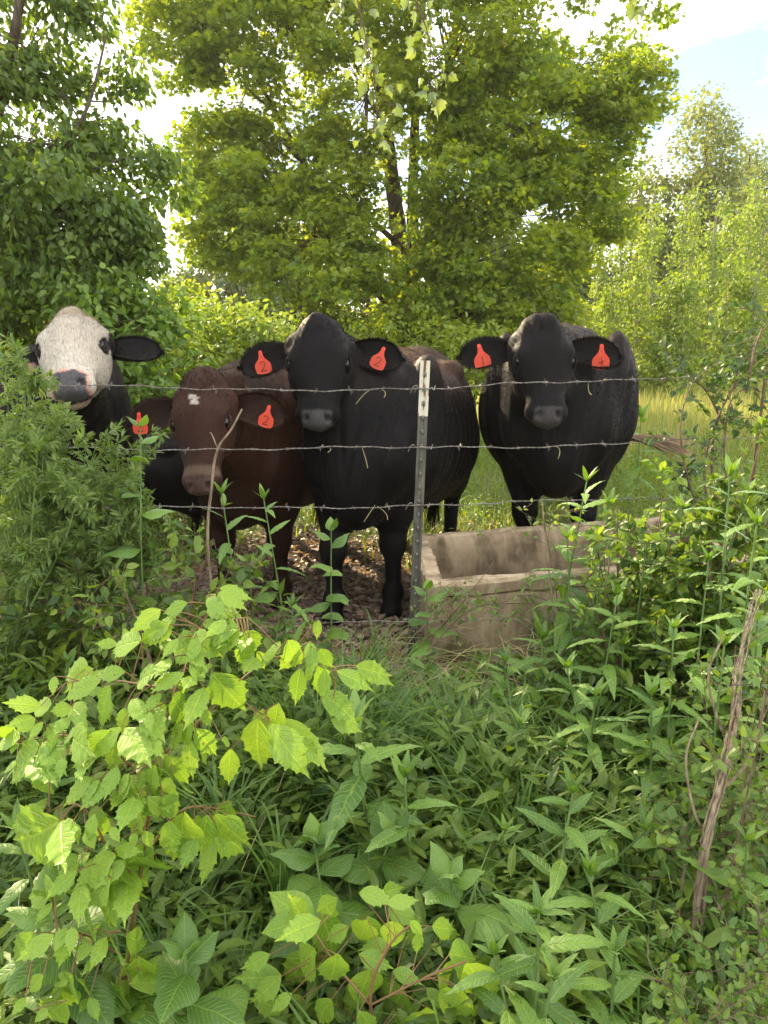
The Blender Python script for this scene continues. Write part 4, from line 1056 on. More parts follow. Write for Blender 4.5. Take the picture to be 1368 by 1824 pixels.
# the dark tree at the left, closer to the camera
Yl = 6.6
lbase = np.array((*at(-60, 640, Yl)[:2], -.05))
T = lambda px, py, dy=0: at(px, py, Yl + dy)
ltr = [([lbase, T(-50, 500), T(-30, 330), T(0, 180, .2), T(30, 40), T(50, -160), T(60, -420)], .075, .02),
       ([T(-50, 520), T(40, 400, -.2), T(110, 280), T(160, 180), T(190, 60)], .03, .008),
       ([T(-35, 400), T(60, 420, -.4), T(150, 430), T(240, 440)], .05, .012)]
ll = [lob(40, 80, 6.6, .62, .55, 120), lob(90, 180, 6.9, .6, .5, 90), lob(140, 130, 6.5, .33, .36, 46), lob(60, 250, 6.4, .75, .5, 110), lob(170, 240, 6.7, .52, .30, 54), lob(270, 272, 6.7, .30, .10, 17),
      lob(90, 370, 6.3, .8, .45, 120), lob(205, 380, 6.5, .42, .34, 56), lob(100, 480, 6.4, .8, .35, 110), lob(225, 450, 6.6, .28, .20, 34), lob(180, 500, 6.8, .35, .16, 34), lob(-60, 160, 6.7, .7, .9, 80),
      lob(-70, 420, 6.8, .7, .9, 90), lob(60, -60, 6.6, .6, .5, 60), lob(20, -220, 6.7, .9, .7, 80), lob(30, 560, 6.9, .8, .3, 80), lob(150, 20, 6.9, .22, .2, 13), lob(210, 150, 7.0, .25, .16, 13), lob(300, 330, 7.0, .14, .07, 6)]
tree('leafy_tree', 'dark leafy tree with drooping leaves filling the upper left edge', 'tree', lbase, ltr, ll, L_LEFT, .068, 38, .20, T_OVAL, droop=.9, flat=.7, upness=.5, shell=.2, holes=(4.5, -.32))
# its neighbours, further left, outside the picture: they stand between the sun and the herd
for i, (x, y, h) in enumerate(((-6.3, 6.4, 6.2), (-8.6, 8.6, 8.0))):
    bs = np.array([x, y, 0.0])
    tree('leafy_tree', ('leafy tree further left', 'leafy tree beside the left tree, out at the edge')[i] + ' in the hedge row', 'tree', bs, [([bs, bs + (.1, 0, h * .5), bs + (.0, .1, h)], .16, .04)],
         [(bs + (rng.normal(0, .5), rng.normal(0, .5), h * .38), (1.3, 1.3, 1.0), 60), (bs + (0, 0, h * .62), (1.6, 1.6, 1.3), 100), (bs + (.2, 0, h * .88), (1.1, 1.1, 1.0), 70)], L_LEFT, .11, 26, .34, T_DIA, group='trees of the hedge row at the left')

# shrubs in the sun between the left tree and the maple
def shrub_mass(name, label, cat, bases, leafm, lsize, per, crad, group=None, tpl=T_OVAL, n_st=6):
    c0 = np.array(bases[0][0], float); g = np.array([c0[0], c0[1], 0.0])
    tr_ = []
    for c, r, m in bases:
        c = np.array(c, float)
        for _ in range(2):
            tr_.append(([(c[0] + rng.normal(0, .15), c[1] + rng.normal(0, .1), -.05), (c[0] + rng.normal(0, .1), c[1], c[2] * .6), c + np.array([rng.normal(0, .2), 0, r[2] * .5])], .025, .006))
    return tree(name, label, cat, g, tr_, bases, leafm, lsize, per, crad, tpl, group=group, twig_frac=.2, flat=.8, shell=.4)
shrub_mass('green_shrub', 'broad leaved green shrub behind the white faced cow', 'shrub', [lob(190, 600, 6.0, .45, .40, 90), lob(260, 560, 6.3, .34, .24, 50), lob(240, 700, 5.8, .50, .5, 110), lob(130, 500, 6.6, .5, .35, 70), lob(200, 830, 5.7, .7, .4, 90)], L_BRIGHT, .075, 22, .17, n_st=4)
shrub_mass('yellow_green_shrub', 'sunlit yellow green shrub behind the lowered brown cow', 'shrub', [lob(340, 640, 8.2, .9, .5, 140), lob(420, 600, 8.6, .7, .45, 90), lob(310, 760, 7.6, .6, .5, 90)], L_POPLAR, .07, 24, .2)
shrub_mass('low_shrub', 'low green shrub at the foot of the big maple', 'shrub', [lob(700, 640, 11.5, 1.4, .55, 150), lob(860, 640, 11.0, 1.2, .5, 130), lob(560, 640, 10.4, 1.0, .5, 110)], L_MAPLE, .08, 26, .26)

# background trees far behind
def far_tree(px, top, Y, wd, leafm, label, per=30, cnt=150, group=None, name='distant_tree', ls=.16):
    g = np.array([*at(px, 640, Y)[:2], -.1]); zt_ = at(px, top, Y)[2]
    lo = [(g + (rng.normal(0, wd * .2), rng.normal(0, .4), zt_ * f), (wd * w, wd * w, zt_ * .22), int(cnt * w)) for f, w in ((.20, 1.0), (.38, 1.0), (.60, .82), (.80, .5))]
    tree(name, label, 'tree', g, [([g, g + (.1, 0, zt_ * .5), g + (0, 0, zt_ * .9)], .05 + .02 * zt_, .03)], lo, leafm, ls, per, .12 * zt_ ** .5 * wd ** .4 + .14, T_DIA, group=group, twig_frac=.12)
far_tree(318, 478, 30, 1.7, L_FAR, 'small hazy tree seen through the gap between the two big crowns', ls=.2)
far_tree(262, 535, 34, 2.6, L_FAR, 'distant round tree behind the white faced cow', ls=.2)
far_tree(1225, 168, 25, 2.0, L_PALE, 'tall pale tree rising above the young poplars', cnt=190, ls=.15)
far_tree(1120, 255, 26, 1.8, L_PALE, 'pale olive tree between the maple and the tallest pale tree', cnt=150, ls=.15)
far_tree(1300, 215, 27, 1.25, L_PALE, 'thin crowned pale tree at the right of the tallest one', cnt=70, ls=.15)
far_tree(1318, 275, 40, 2.8, L_FAR, 'dark distant tree showing behind the pale trees at right', ls=.24)
far_tree(1385, 270, 38, 3.0, L_FAR, 'dark distant tree at the right edge of the picture', ls=.24)
for k, (px, tp_, Y, w_) in enumerate([(90, 430, 24, 3.4), (430, 380, 30, 3.5), (560, 330, 32, 4.0), (880, 330, 30, 4.0), (1010, 400, 28, 3.0), (-120, 300, 22, 3.5), (1500, 300, 34, 5)]):
    far_tree(px, tp_, Y, w_, L_FAR, ['wood edge tree behind the left tree', 'wood edge tree behind the left half of the maple', 'wood edge tree behind the maple\'s left trunks', 'wood edge tree behind the maple\'s right half', 'wood edge tree between the maple and the poplars', 'wood edge tree beyond the left picture edge', 'wood edge tree beyond the right picture edge'][k], group='trees of the wood edge behind the maple', ls=.22, cnt=130)

# young poplars: each stem its own tree
pops = [(1060, 420, 17.0), (1095, 400, 18.0), (1130, 352, 17.5), (1160, 380, 16.4), (1188, 360, 18.4), (1215, 345, 17.2), (1240, 380, 16.0), (1262, 350, 18.2), (1290, 372, 16.8), (1312, 340, 17.8), (1338, 355, 16.3), (1362, 335, 17.5), (1390, 345, 17), (1425, 340, 17.6), (1075, 520, 15.6), (1120, 500, 15.4), (1170, 500, 15.2), (1225, 490, 15.0), (1280, 470, 15.1), (1335, 480, 14.9), (1036, 560, 16), (1140, 430, 19.5), (1200, 420, 20), (1270, 420, 20), (1330, 410, 19.6)]
pl_where = ['at the left end of the stand', 'with the bent pale stem', 'in front', 'behind', 'in the middle of the stand', 'near the right edge']
for k, (px, tp_, Y) in enumerate(pops):
    g = np.array([*at(px + rng.normal(0, 6), 650, Y)[:2], -.05]); tz = at(px, tp_, Y)[2]; lean_ = rng.normal(0, .14)
    top = g + (lean_, 0, tz)
    lo = []
    for f in np.linspace(.22, .98, 7):
        c = g + (lean_ * f + rng.normal(0, .10), rng.normal(0, .12), tz * f); w_ = .42 * (1.1 - f * .75)
        lo.append((c, (w_, w_, tz * .085), int(13 * (1.15 - .55 * f))))
    ordn = ['first', 'second', 'third', 'fourth', 'fifth', 'sixth', 'seventh', 'eighth', 'ninth', 'tenth', 'eleventh', 'twelfth', 'thirteenth', 'fourteenth']
    grp = range(0, 14) if k < 14 else range(14, 21) if k < 21 else range(21, 25)
    rank = sorted(grp, key=lambda q: pops[q][0]).index(k)
    kind_ = 'tall slender young poplar, %s from the left in the main row' if k < 14 else 'shorter young poplar, %s from the left in the front row' if k < 21 else 'young poplar standing at the back of the stand, %s from the left'
    tree('poplar_sapling', kind_ % ordn[rank], 'tree', g, [([g, g + (lean_ * .5 + rng.normal(0, .05), 0, tz * .5), top], .032, .008)], lo, L_POPLAR, .085, 22, .20, T_OVAL, bark=M_BARK_PALE, group='young poplars in the sunlit stand', droop=.6, flat=.9, shell=.2, upness=.3, twig_frac=.5)

# clump of vine shoots hanging into the picture from above, nearer than the maple
def spray(name, label, cat, pts, leafm, lsize, n, tpl_me, stemr=.005, group=None, spread=.10, hang=.8, bark=M_TWIG):
    P0 = np.array(pts[0], float); root = empty(name, P0, label, cat, group)
    P = catmull(np.array(pts, float) - P0, 8); mb = MB(); tube(mb, P, np.linspace(stemr, stemr * .3, len(P)), 5)
    for q in range(n):
        i = rng.integers(2, len(P)); a = P[i]; off = nrm(rng.normal(0, 1, 3)) * spread * (.4 + .8 * rng.random()); off[2] = -abs(off[2]) * .6
        b = a + off; tube(mb, bez(a, b, None, 4), .0012, 3, cap=False)
        d = nrm(off * .5 + rng.normal(0, .4, 3) * .1 + np.array([0, 0, -hang * .1])); nv = rng.normal(0, .6, 3) + np.array([0, -.5, .6])
        put('leaf', random.choice(tpl_me), root, leafM(b, d, nv, lsize * random.uniform(.6, 1.25)))
    mb.obj('stem', bark, root)
    return root

def leafM(pos, d, nv, size):
    d = nrm(d); nv = nrm(nv - (nv @ d) * d); s = np.cross(d, nv)
    M = Matrix.Identity(4)
    for r in range(3):
        M[r][0], M[r][1], M[r][2], M[r][3] = float(s[r] * size), float(d[r] * size), float(nv[r] * size), float(pos[r])
    return M

# ------------------------------------------------------------------ big leaf meshes (shared)
def big_leaf(name, mat, prof, fold=.10, droop=.14, seed=0, curl=.0, twist=.0):
    r = np.random.default_rng(seed); V = []; UV = []; n = len(prof)
    for t, wl, wr in prof:
        z = -droop * t * t + .012 * math.sin(t * 30 + seed)
        bx = twist * t * t
        V += [(bx - wl, t - .02, z + fold * wl * 2 - curl * wl * wl * 6 + .010 * math.sin(t * 45 + seed)), (bx - wl * .5, t, z + fold * wl * 1.1), (bx, t, z), (bx + wr * .5, t, z + fold * wr * 1.1), (bx + wr, t - .02, z + fold * wr * 2 - curl * wr * wr * 6 + .010 * math.sin(t * 41 + seed * 2))]
        UV += [(-wl, t), (-wl * .5, t), (0, t), (wr * .5, t), (wr, t)]
    F = [[i * 5 + k, i * 5 + k + 1, (i + 1) * 5 + k + 1, (i + 1) * 5 + k] for i in range(n - 1) for k in range(4)]
    mb = MB(); mb.add(V, F, .5, 0, UV)
    return mb.mesh(name, [mat], smooth=True)
def P_elder(seed):
    r = np.random.default_rng(seed); pr = []
    ts = [0, .04, .12, .22, .32, .42, .47, .50, .60, .645, .66, .76, .80, .815, .90, 1.0]
    ws = [0, .045, .125, .19, .225, .235, .270, .215, .195, .222, .150, .110, .118, .062, .028, 0]
    fa, fb = r.uniform(.88, 1.06), r.uniform(.88, 1.06)
    for t, w in zip(ts, ws): pr.append((t, w * fa * r.uniform(.985, 1.015), w * fb * r.uniform(.985, 1.015)))
    return pr
def P_lance(seed, wmax=.14):
    r = np.random.default_rng(seed); pr = []
    for t in np.linspace(0, 1, 13):
        w = wmax * math.sin(math.pi * min(1, t ** .8)) ** .8 * (1.15 - .3 * t) if 0 < t < 1 else 0.0
        tooth = 1 + (.06 if int(t * 12) % 2 else -.03)
        pr.append((t, w * tooth * r.uniform(.95, 1.05), w * tooth * r.uniform(.95, 1.05)))
    return pr
def P_ovate(seed):
    return [(t, w, w) for t, w in zip([0, .05, .15, .28, .42, .56, .7, .83, .93, 1], [0, .12, .25, .33, .34, .30, .22, .13, .05, 0])]
def P_small(seed): return [(t, w, w) for t, w in zip([0, .1, .3, .5, .7, .88, 1], [0, .15, .25, .27, .22, .11, 0])]
ELD = [big_leaf('box_elder_leaflet', L_ELDER, P_elder(s), .09, .12, s, .08, tw) for s, tw in ((1, .05), (2, -.06), (3, .02), (4, .10), (5, -.02))] + [big_leaf('box_elder_leaflet', L_ELDER, P_ovate(s), .09, .12, s, .08, .03) for s in (6, 7)]
WEE = [big_leaf('weed_leaf', L_WEED, P_lance(s), .16, dr, s, .3, tw) for s, tw, dr in ((1, .05, .30), (2, -.05, .45), (3, .0, .15), (4, .08, .6))]
OVA = [big_leaf('ovate_leaf', L_WEED, P_ovate(s), .10, .25, s, .3, .03) for s in (1, 2)]
HNG = [big_leaf('vine_leaf', L_MAPLE, P_ovate(s), .10, .25, s, .3, .03) for s in (1, 2)]
# ------------------------------------------------------------------ foreground plants
def gh(x, y): return float(gz(x, y))

# hanging shoots at the top
Yh = 4.2
L_HANG = leafmat('hanging_leaf', (.13, .19, .035), (.24, .29, .07), tr=(1.2, 1.2, .6), objrand=True, gloss=.35)
HNG = [big_leaf('vine_leaf', L_HANG, [(t, w, w) for t, w in zip([0, .05, .18, .3, .38, .5, .62, .8, 1], [.02, .30, .45, .30, .34, .38, .22, .10, 0])], .10, .25, s, .3, .03) for s in (1, 2)]
spray('hanging_vine', 'thin vine with yellow green leaves hanging from the top, in front of the maple', 'vine', [at(600, -260, Yh), at(625, -60, Yh), at(650, 60, Yh), at(668, 150, Yh), at(672, 235, Yh)], L_HANG, .070, 52, HNG, group='vines hanging from above', spread=.12)
spray('hanging_vine', 'short leafy vine tip hanging right of the longer one', 'vine', [at(700, -200, Yh), at(735, -20, Yh), at(762, 60, Yh), at(775, 140, Yh), at(770, 180, Yh)], L_HANG, .065, 26, HNG, group='vines hanging from above', spread=.11)
spray('hanging_vine', 'leaf tip poking in at the top right by the cloud', 'vine', [at(1060, -220, 5), at(1090, -90, 5), at(1128, -10, 5), at(1136, 12, 5)], L_HANG, .09, 12, HNG, group='vines hanging from above', spread=.06)

# ---- the box elder sapling: leaflets read off the photo, at their own depth
EL = """560 130 445 205;600 160 510 245;650 105 560 150;760 70 868 118;720 90 792 140;835 205 745 285;830 195 680 215;850 220 855 345;965 255 895 335;1000 235 1045 335;1080 240 1080 325;1112 265 1165 335;1045 335 1025 470;1130 340 1130 450;1175 345 1308 400;740 350 860 500;710 400 650 545;640 350 520 415;435 345 320 360;350 375 205 430;385 395 325 545;250 470 165 490;120 505 20 530;150 520 95 585;240 505 180 560;265 500 300 550;660 580 665 730;680 545 765 645;900 510 885 700;940 530 1085 720;640 530 585 620;420 540 300 660;440 545 530 650;400 580 380 720;135 600 5 715;150 590 240 680;170 640 110 770;540 670 520 790;560 680 640 750;320 715 205 805;380 730 270 830;470 780 430 890;515 780 605 855;640 840 625 1040;720 845 700 1000;750 840 860 975;205 865 20 990;215 865 210 1020;330 840 300 950;400 980 270 1110;431 975 575 1070;405 1040 510 1165;383 1060 360 1270;384 1040 265 1180;265 1040 150 1140;185 1260 50 1365;235 1245 210 1385;370 1270 310 1380;390 1270 430 1390;440 1265 520 1300;450 1430 610 1420;420 1440 420 1560;490 1480 615 1560;310 1480 350 1560;250 1400 230 1480;230 1490 130 1571;700 250 640 320;620 230 560 300;560 420 500 480;600 430 640 520;700 470 740 540;480 380 540 330;590 300 540 360;660 320 720 380;520 560 560 640;600 700 660 780;450 700 400 780;300 900 330 960;500 900 540 960;340 1330 280 1400;150 1400 90 1470;90 1480 40 1540;550 1380 600 1330"""
EL = [[float(v) for v in s.split()] for s in EL.split(';')]
sx, oy = 700 / 1368, 1020
gel = np.array([-.42, 1.30, 0.0]); gel[2] = gh(-.42, 1.3)
sap = empty('box_elder_sapling', gel, 'bright lime green box elder sapling in the left foreground with toothed leaflets', 'sapling')
def depth_el(px, py): return 1.17 + .10 * math.sin(px * .011 + py * .006) - .10 * (py - 1300) / 500
stems = MB(); pet = MB()
# main shoots: lists of photo pixels
shoots = [[(215, 1800), (250, 1560), (275, 1400), (300, 1270), (345, 1150), (385, 1065)], [(260, 1520), (330, 1440), (420, 1448), (455, 1455)],
          [(285, 1350), (370, 1270), (470, 1180), (560, 1165), (600, 1195)], [(270, 1400), (190, 1330), (100, 1310), (20, 1330)], [(235, 1620), (150, 1440), (60, 1460)],
          [(240, 1560), (200, 1530), (190, 1555)], [(320, 1230), (260, 1220), (180, 1210), (120, 1215)], [(300, 1290), (400, 1240), (480, 1280)], [(215, 1700), (130, 1660), (50, 1690)], [(215, 1740), (240, 1760), (300, 1770)], [(345, 1160), (400, 1110), (440, 1100)], [(215, 1660), (190, 1660)], [(215, 1800), (180, 1780), (60, 1800)]]
SP = []
for k, sh in enumerate(shoots):
    P = catmull([at(px, py, depth_el(px, py) + .05) - gel for px, py in sh], 6)
    if k == 0: P = np.concatenate([catmull([np.array([0.03, .05, -.03]), (P[0] + np.array([0.03, .05, 0])) / 2, P[0]], 5)[:-1], P])
    tube(stems, P, np.linspace(.0048 if k == 0 else .0024, .0012, len(P)), 6); SP.append(P)
SPA = np.concatenate(SP)
def add_elder(bx, by, tx, ty, dz=0.0, wob=.03):
    b = at(bx, by, depth_el(bx, by) + dz) - gel
    t = at(tx, ty, depth_el(tx, ty) + dz + rng.normal(-.01, wob)) - gel
    ln = np.linalg.norm(t - b); d = (t - b)
    nv = np.array([rng.normal(0, .28), -.75 + rng.normal(0, .2), .75 + rng.normal(0, .2)])
    put('leaflet', random.choice(ELD[:5] if ln > .035 else ELD[4:]), sap, leafM(b, d, nv, ln * 1.03))
    j = np.argmin(np.linalg.norm(SPA - b - np.array([0, .01, .01]), axis=1)); tube(pet, bez(SPA[j], b, (SPA[j] + b) / 2 + np.array([0, 0, .006]), 5), .0011, 4, cap=False)
for bx, by, tx, ty in EL:
    add_elder(bx * sx, by * sx + oy, tx * sx, ty * sx + oy)
for _ in range(212):      # the leaves underneath, further in
    k = rng.integers(0, len(EL)); bx, by, tx, ty = np.array(EL[k]) + rng.normal(0, 60, 4) * np.array([1, 1, 0, 0])
    dx_, dy_ = EL[k][2] - EL[k][0], EL[k][3] - EL[k][1]; f = rng.uniform(.5, .9)
    add_elder(bx * sx, by * sx + oy, (bx + dx_ * f + rng.normal(0, 25)) * sx, (by + abs(dy_) * f + rng.normal(0, 20)) * sx + oy, dz=rng.uniform(-.02, .09))
stems.obj('stem', M_REDSTEM, sap, smooth=True); tag(pet.obj('leaf_stalks', M_REDSTEM, sap), kind='stuff')

# second, lower box elder in the middle foreground
EL2 = """570 1640 500 1665;600 1600 560 1625;640 1590 700 1600;690 1610 745 1600;655 1640 640 1680;700 1640 700 1690;730 1640 755 1665;770 1650 815 1660;745 1660 745 1700;560 1690 530 1745;600 1700 590 1760;640 1700 700 1720;660 1725 640 1790;700 1730 750 1745;720 1760 690 1812;760 1760 800 1800;780 1740 835 1760;830 1715 892 1785;800 1700 850 1705;590 1780 560 1824;640 1800 670 1840;520 1770 480 1800;540 1640 520 1600;620 1650 580 1680;820 1760 800 1824;850 1770 860 1824;760 1795 740 1850;700 1800 720 1860;480 1700 430 1730;500 1740 450 1790"""
s2 = np.array([.02, 1.06, gh(0, 1.06)])
sap2 = empty('box_elder_seedling', s2, 'small box elder seedling low in the centre foreground, yellow green', 'seedling')
st2 = MB(); P = catmull([np.array([0, 0, -.03]), at(660, 1790, 1.05) - s2, at(690, 1690, 1.05) - s2, at(740, 1640, 1.05) - s2], 6); tube(st2, P, np.linspace(.004, .0015, len(P)), 6)
P2 = catmull([P[6], at(600, 1720, 1.08) - s2, at(560, 1660, 1.1) - s2], 6); tube(st2, P2, .002, 5)
P3 = catmull([P[6], at(760, 1740, 1.02) - s2, at(830, 1712, 1.0) - s2], 6); tube(st2, P3, .002, 5); SPB = np.concatenate([P, P2, P3])
for s_ in EL2.split(';'):
    bx, by, tx, ty = [float(v) for v in s_.split()]
    for rep_ in range(2):
        if rep_: bx, by, tx, ty = bx + rng.normal(0, 20), by + rng.normal(12, 14), tx + rng.normal(0, 26), ty + rng.normal(14, 16)
        dp = 1.06 + rng.normal(0, .03) + .10 * rep_; b = at(bx, by, dp) - s2; t = at(tx, ty, dp + rng.normal(0, .02)) - s2
        put('leaflet', random.choice(ELD), sap2, leafM(b, t - b, np.array([rng.normal(0, .3), -.7, .8]), np.linalg.norm(t - b) * 1.1))
        j = np.argmin(np.linalg.norm(SPB - b, axis=1)); tube(st2, bez(SPB[j], b, None, 4), .001, 3, cap=False)
st2.obj('stem', M_REDSTEM, sap2)

# ---- tall weeds with lance shaped leaves: one object each
def tall_weed(top_px, Y, label, size=.13, nl=16, zfrac=0.0, lean=(0, 0), cat='weed', name='tall_weed', whorl=False, metpl=None, tuft=5, group='tall lance leaved weeds', stem=None, spacing=None, meshes=None, stemm=None):
    t = at(top_px[0], top_px[1], Y); gx_, gy_ = t[0] + lean[0], t[1] + lean[1]; g = np.array([gx_, gy_, gh(gx_, gy_)])
    root = empty(name, g, label, cat, group)
    P = catmull([np.array([0, 0, -.03]), (t - g) * .45 + np.array([rng.normal(0, .012), rng.normal(0, .012), 0]), t - g], 10); H_ = P[-1][2]
    mb = MB(); tube(mb, P, np.linspace(.0048, .0022, len(P)) * (size / .13) ** .5, 6); mb.obj('stem', stemm or M_STEM, root, smooth=True)
    ms = meshes or WEE; az = rng.random() * 6.28
    zs = np.linspace(.22 * H_ if H_ > .5 else .12 * H_, H_ * .97, nl)
    for k, z in enumerate(zs):
        i = np.argmin(np.abs(P[:, 2] - z)); p_ = P[i]; az += 2.4 + rng.normal(0, .25)
        f = z / H_; L_ = size * (1.0 if f < .75 else 1.0 - (f - .75) * 1.9) * rng.uniform(.8, 1.15) * (.75 if f < .35 else 1)
        el = -.05 + .75 * f ** 3 + rng.normal(0, .12)
        d = np.array([math.cos(az) * math.cos(el), math.sin(az) * math.cos(el), math.sin(el)])
        nv = np.array([-math.cos(az) * math.sin(el), -math.sin(az) * math.sin(el), math.cos(el)]) + rng.normal(0, .12, 3)
        put('leaf', random.choice(ms), root, leafM(p_ + d * .004, d, nv, L_))
    for k in range(tuft):
        az += 2.4; el = 1.0 + rng.normal(0, .15); d = np.array([math.cos(az) * math.cos(el), math.sin(az) * math.cos(el), math.sin(el)])
        put('leaf', random.choice(ms[2:3] or ms), root, leafM(P[-1], d, np.array([-math.cos(az), -math.sin(az), .4]), size * rng.uniform(.35, .55)))
    return root
weeds = [((1020, 1412), 1.36, .13, 14, 'lance leaved weed in the right foreground, upper of the near three'), ((960, 1625), 1.02, .12, 13, 'lance leaved weed at the bottom right centre with narrow spreading leaves'),
         ((985, 1745), .90, .105, 12, 'broad tufted lance leaved weed at the bottom edge right of centre'), ((1095, 1700), .98, .105, 12, 'lance leaved weed low at the right, next to the bottom tuft'), ((1150, 1480), 1.32, .11, 12, 'small lance leaved weed left of the dead vine trunk'),
         ((632, 1290), 1.5, .185, 14, 'tall weed with large drooping grey green leaves in the centre foreground'), ((965, 1140), 2.25, .19, 15, 'tall broad leaved weed standing before the trough front'), ((1045, 858), 2.45, .15, 22, 'tallest weed in front of the trough, reaching over its rim'),
         ((1300, 848), 2.0, .14, 20, 'tall weed with yellow lit top leaves at the right side'), ((1215, 905), 2.3, .13, 18, 'tall weed between the trough and the yellow topped weed'), ((1348, 935), 1.8, .13, 18, 'tall weed at the right picture edge'),
         ((470, 890), 2.55, .13, 16, 'weed with narrow leaves standing under the brown cow\'s neck'), ((395, 880), 2.5, .12, 16, 'narrow leaved weed below the brown cow\'s muzzle'), ((720, 1385), 1.42, .15, 8, 'broad leaf weed right of the central tall weed'),
         ((65, 1330), 1.7, .13, 14, 'weed at the left edge behind the box elder'), ((30, 1480), 1.2, .12, 14, 'dark broad weed at the left edge, lower down'), ((120, 1180), 2.1, .12, 14, 'weed behind the box elder at left'), ((840, 1330), 1.9, .12, 14, 'weed among the grasses in the centre'),
         ((1110, 1150), 2.1, .13, 14, 'weed in front of the trough\'s right half'), ((1180, 1280), 1.8, .12, 14, 'weed behind the dead vine, left of it'), ((1330, 1500), 1.15, .11, 12, 'weed at the lower right edge'), ((520, 1080), 2.4, .12, 12, 'weed in front of the black cow\'s legs, left one'),
         ((900, 1480), 1.45, .11, 12, 'young weed in the grass left of the near lance weeds'), ((1240, 1100), 2.1, .12, 16, 'weed under the bramble at right'), ((270, 980), 2.4, .11, 14, 'weed in the bush before the white faced cow\'s legs'), ((1142, 745), 6.2, .30, 12, 'dark tall weed beyond the fence beside the big black cow'),
         ((880, 1700), .98, .10, 12, 'lance weed at the bottom centre beside the seedling'), ((1050, 1560), 1.18, .11, 12, 'lance weed between the two upper near weeds'), ((1000, 1330), 1.75, .12, 12, 'weed above the near lance weeds')]
for (tp, Y, sz_, nl, lb) in weeds:
    tall_weed(tp, Y, lb, sz_, nl, lean=(rng.normal(0, .05), rng.normal(0, .05)))

broad = [((560, 1500), 1.35, 'broad leaved dock like plant in the grass left of the central weed'), ((800, 1560), 1.25, 'broad leaved plant in the grass right of the central weed'), ((330, 1700), 1.02, 'broad leaved plant between the sapling and the seedling'),
         ((700, 1480), 1.42, 'low broad leaved plant under the central weed'), ((1130, 1330), 1.75, 'broad leaved plant low before the dead vine'), ((90, 1600), 1.1, 'dark broad leaved plant under the sapling at the left edge'), ((880, 1250), 2.1, 'broad leaved plant below the trough\'s front corner')]
for tp, Y, lb in broad:
    tall_weed(tp, Y, lb, .135, 11, lean=(rng.normal(0, .04), rng.normal(0, .04)), name='broad_leaved_plant', cat='plant', group='broad leaved plants low in the foreground', meshes=OVA, tuft=3)
# tussocks of long grass: separate clumps
def tussock(px, py, Y, label, n=34, hgt=.42):
    b = at(px, py, Y); g = np.array([b[0], b[1], gh(b[0], b[1])]); root = empty('grass_tussock', g, label, 'grass tussock', 'tussocks of long grass in the foreground')
    gb = MB()
    for _ in range(n):
        az = rng.random() * 6.28; h = hgt * rng.uniform(.6, 1.15); out_ = h * rng.uniform(.15, .75); w = rng.uniform(.003, .0062)
        p0 = np.array([rng.normal(0, .02), rng.normal(0, .02), -.01]); dr = np.array([math.cos(az), math.sin(az), 0]); sd = np.array([-dr[1], dr[0], 0]); V = []
        for t in np.linspace(0, 1, 9):
            c = p0 + dr * out_ * t ** 2.2 + np.array([0, 0, h * (t - .38 * t ** 4)]); ww = w * (1 - t ** 2) + .0002
            V += [c - sd * ww + (0, 0, .3 * ww), c, c + sd * ww + (0, 0, .3 * ww)]
        gb.add(V, [[3 * k + j, 3 * k + j + 1, 3 * k + j + 4, 3 * k + j + 3] for k in range(8) for j in (0, 1)], rng.random())
    tag(gb.obj('blades', L_GRASS, root), kind='stuff')
for px, py, Y, lb in ((900, 1560, 1.6, 'tussock of long grass between the central weed and the near lance weeds'), (500, 1560, 1.45, 'tussock of arching grass beside the sapling'), (820, 1420, 1.95, 'tussock of grass in the middle foreground'), (650, 1420, 2.05, 'tussock of grass behind the central weed'),
                      (60, 1300, 2.1, 'tall grass tussock at the left edge'), (150, 1250, 2.3, 'grass tussock behind the sapling'), (1270, 1800, 1.15, 'grass tussock at the foot of the dead vine'), (1150, 1560, 1.45, 'grass tussock left of the dead vine'), (960, 1330, 2.2, 'grass tussock in front of the trough'), (660, 1200, 2.6, 'grass tuft in front of the black cow\'s foot'), (400, 1500, 1.6, 'grass tuft under the sapling\'s right side')):
    tussock(px, py, Y, lb)
# climbing broad leaved stem in front of the black cow's left leg
for (px, py, Y, lb) in ((590, 945, 2.6, 'climbing plant with broad leaves in front of the black cow\'s leg'), (440, 1000, 2.5, 'broad leaved climber left of the black cow\'s legs'), (760, 1050, 2.6, 'small leaved climber on the foot of the steel post'), (250, 760, 2.4, 'pale climber shoots left of the brown cow')):
    tall_weed((px, py), Y, lb, .115, 10, name='climbing_plant', cat='climber', group='climbers along the fence', meshes=OVA, tuft=2)

# bare dead twig in front of the brown cow's face
tw = empty('dead_twig', (*at(385, 900, 2.5)[:2], 0), 'bare pale dead twig leaning in front of the brown cow\'s cheek', 'twig')
o_ = np.array([*at(385, 900, 2.5)[:2], 0]); mb = MB()
tube(mb, catmull([np.array([.02, .02, 0]), at(372, 1000, 2.5) - o_, at(378, 860, 2.5) - o_, at(388, 800, 2.48) - o_, at(412, 765, 2.47) - o_, at(431, 729, 2.46) - o_], 6), np.linspace(.006, .0032, 31), 6)
tube(mb, catmull([at(388, 800, 2.48) - o_, at(378, 775, 2.48) - o_, at(374, 770, 2.48) - o_], 4), .002, 5)
mb.obj('stick', M_VINE, tw)

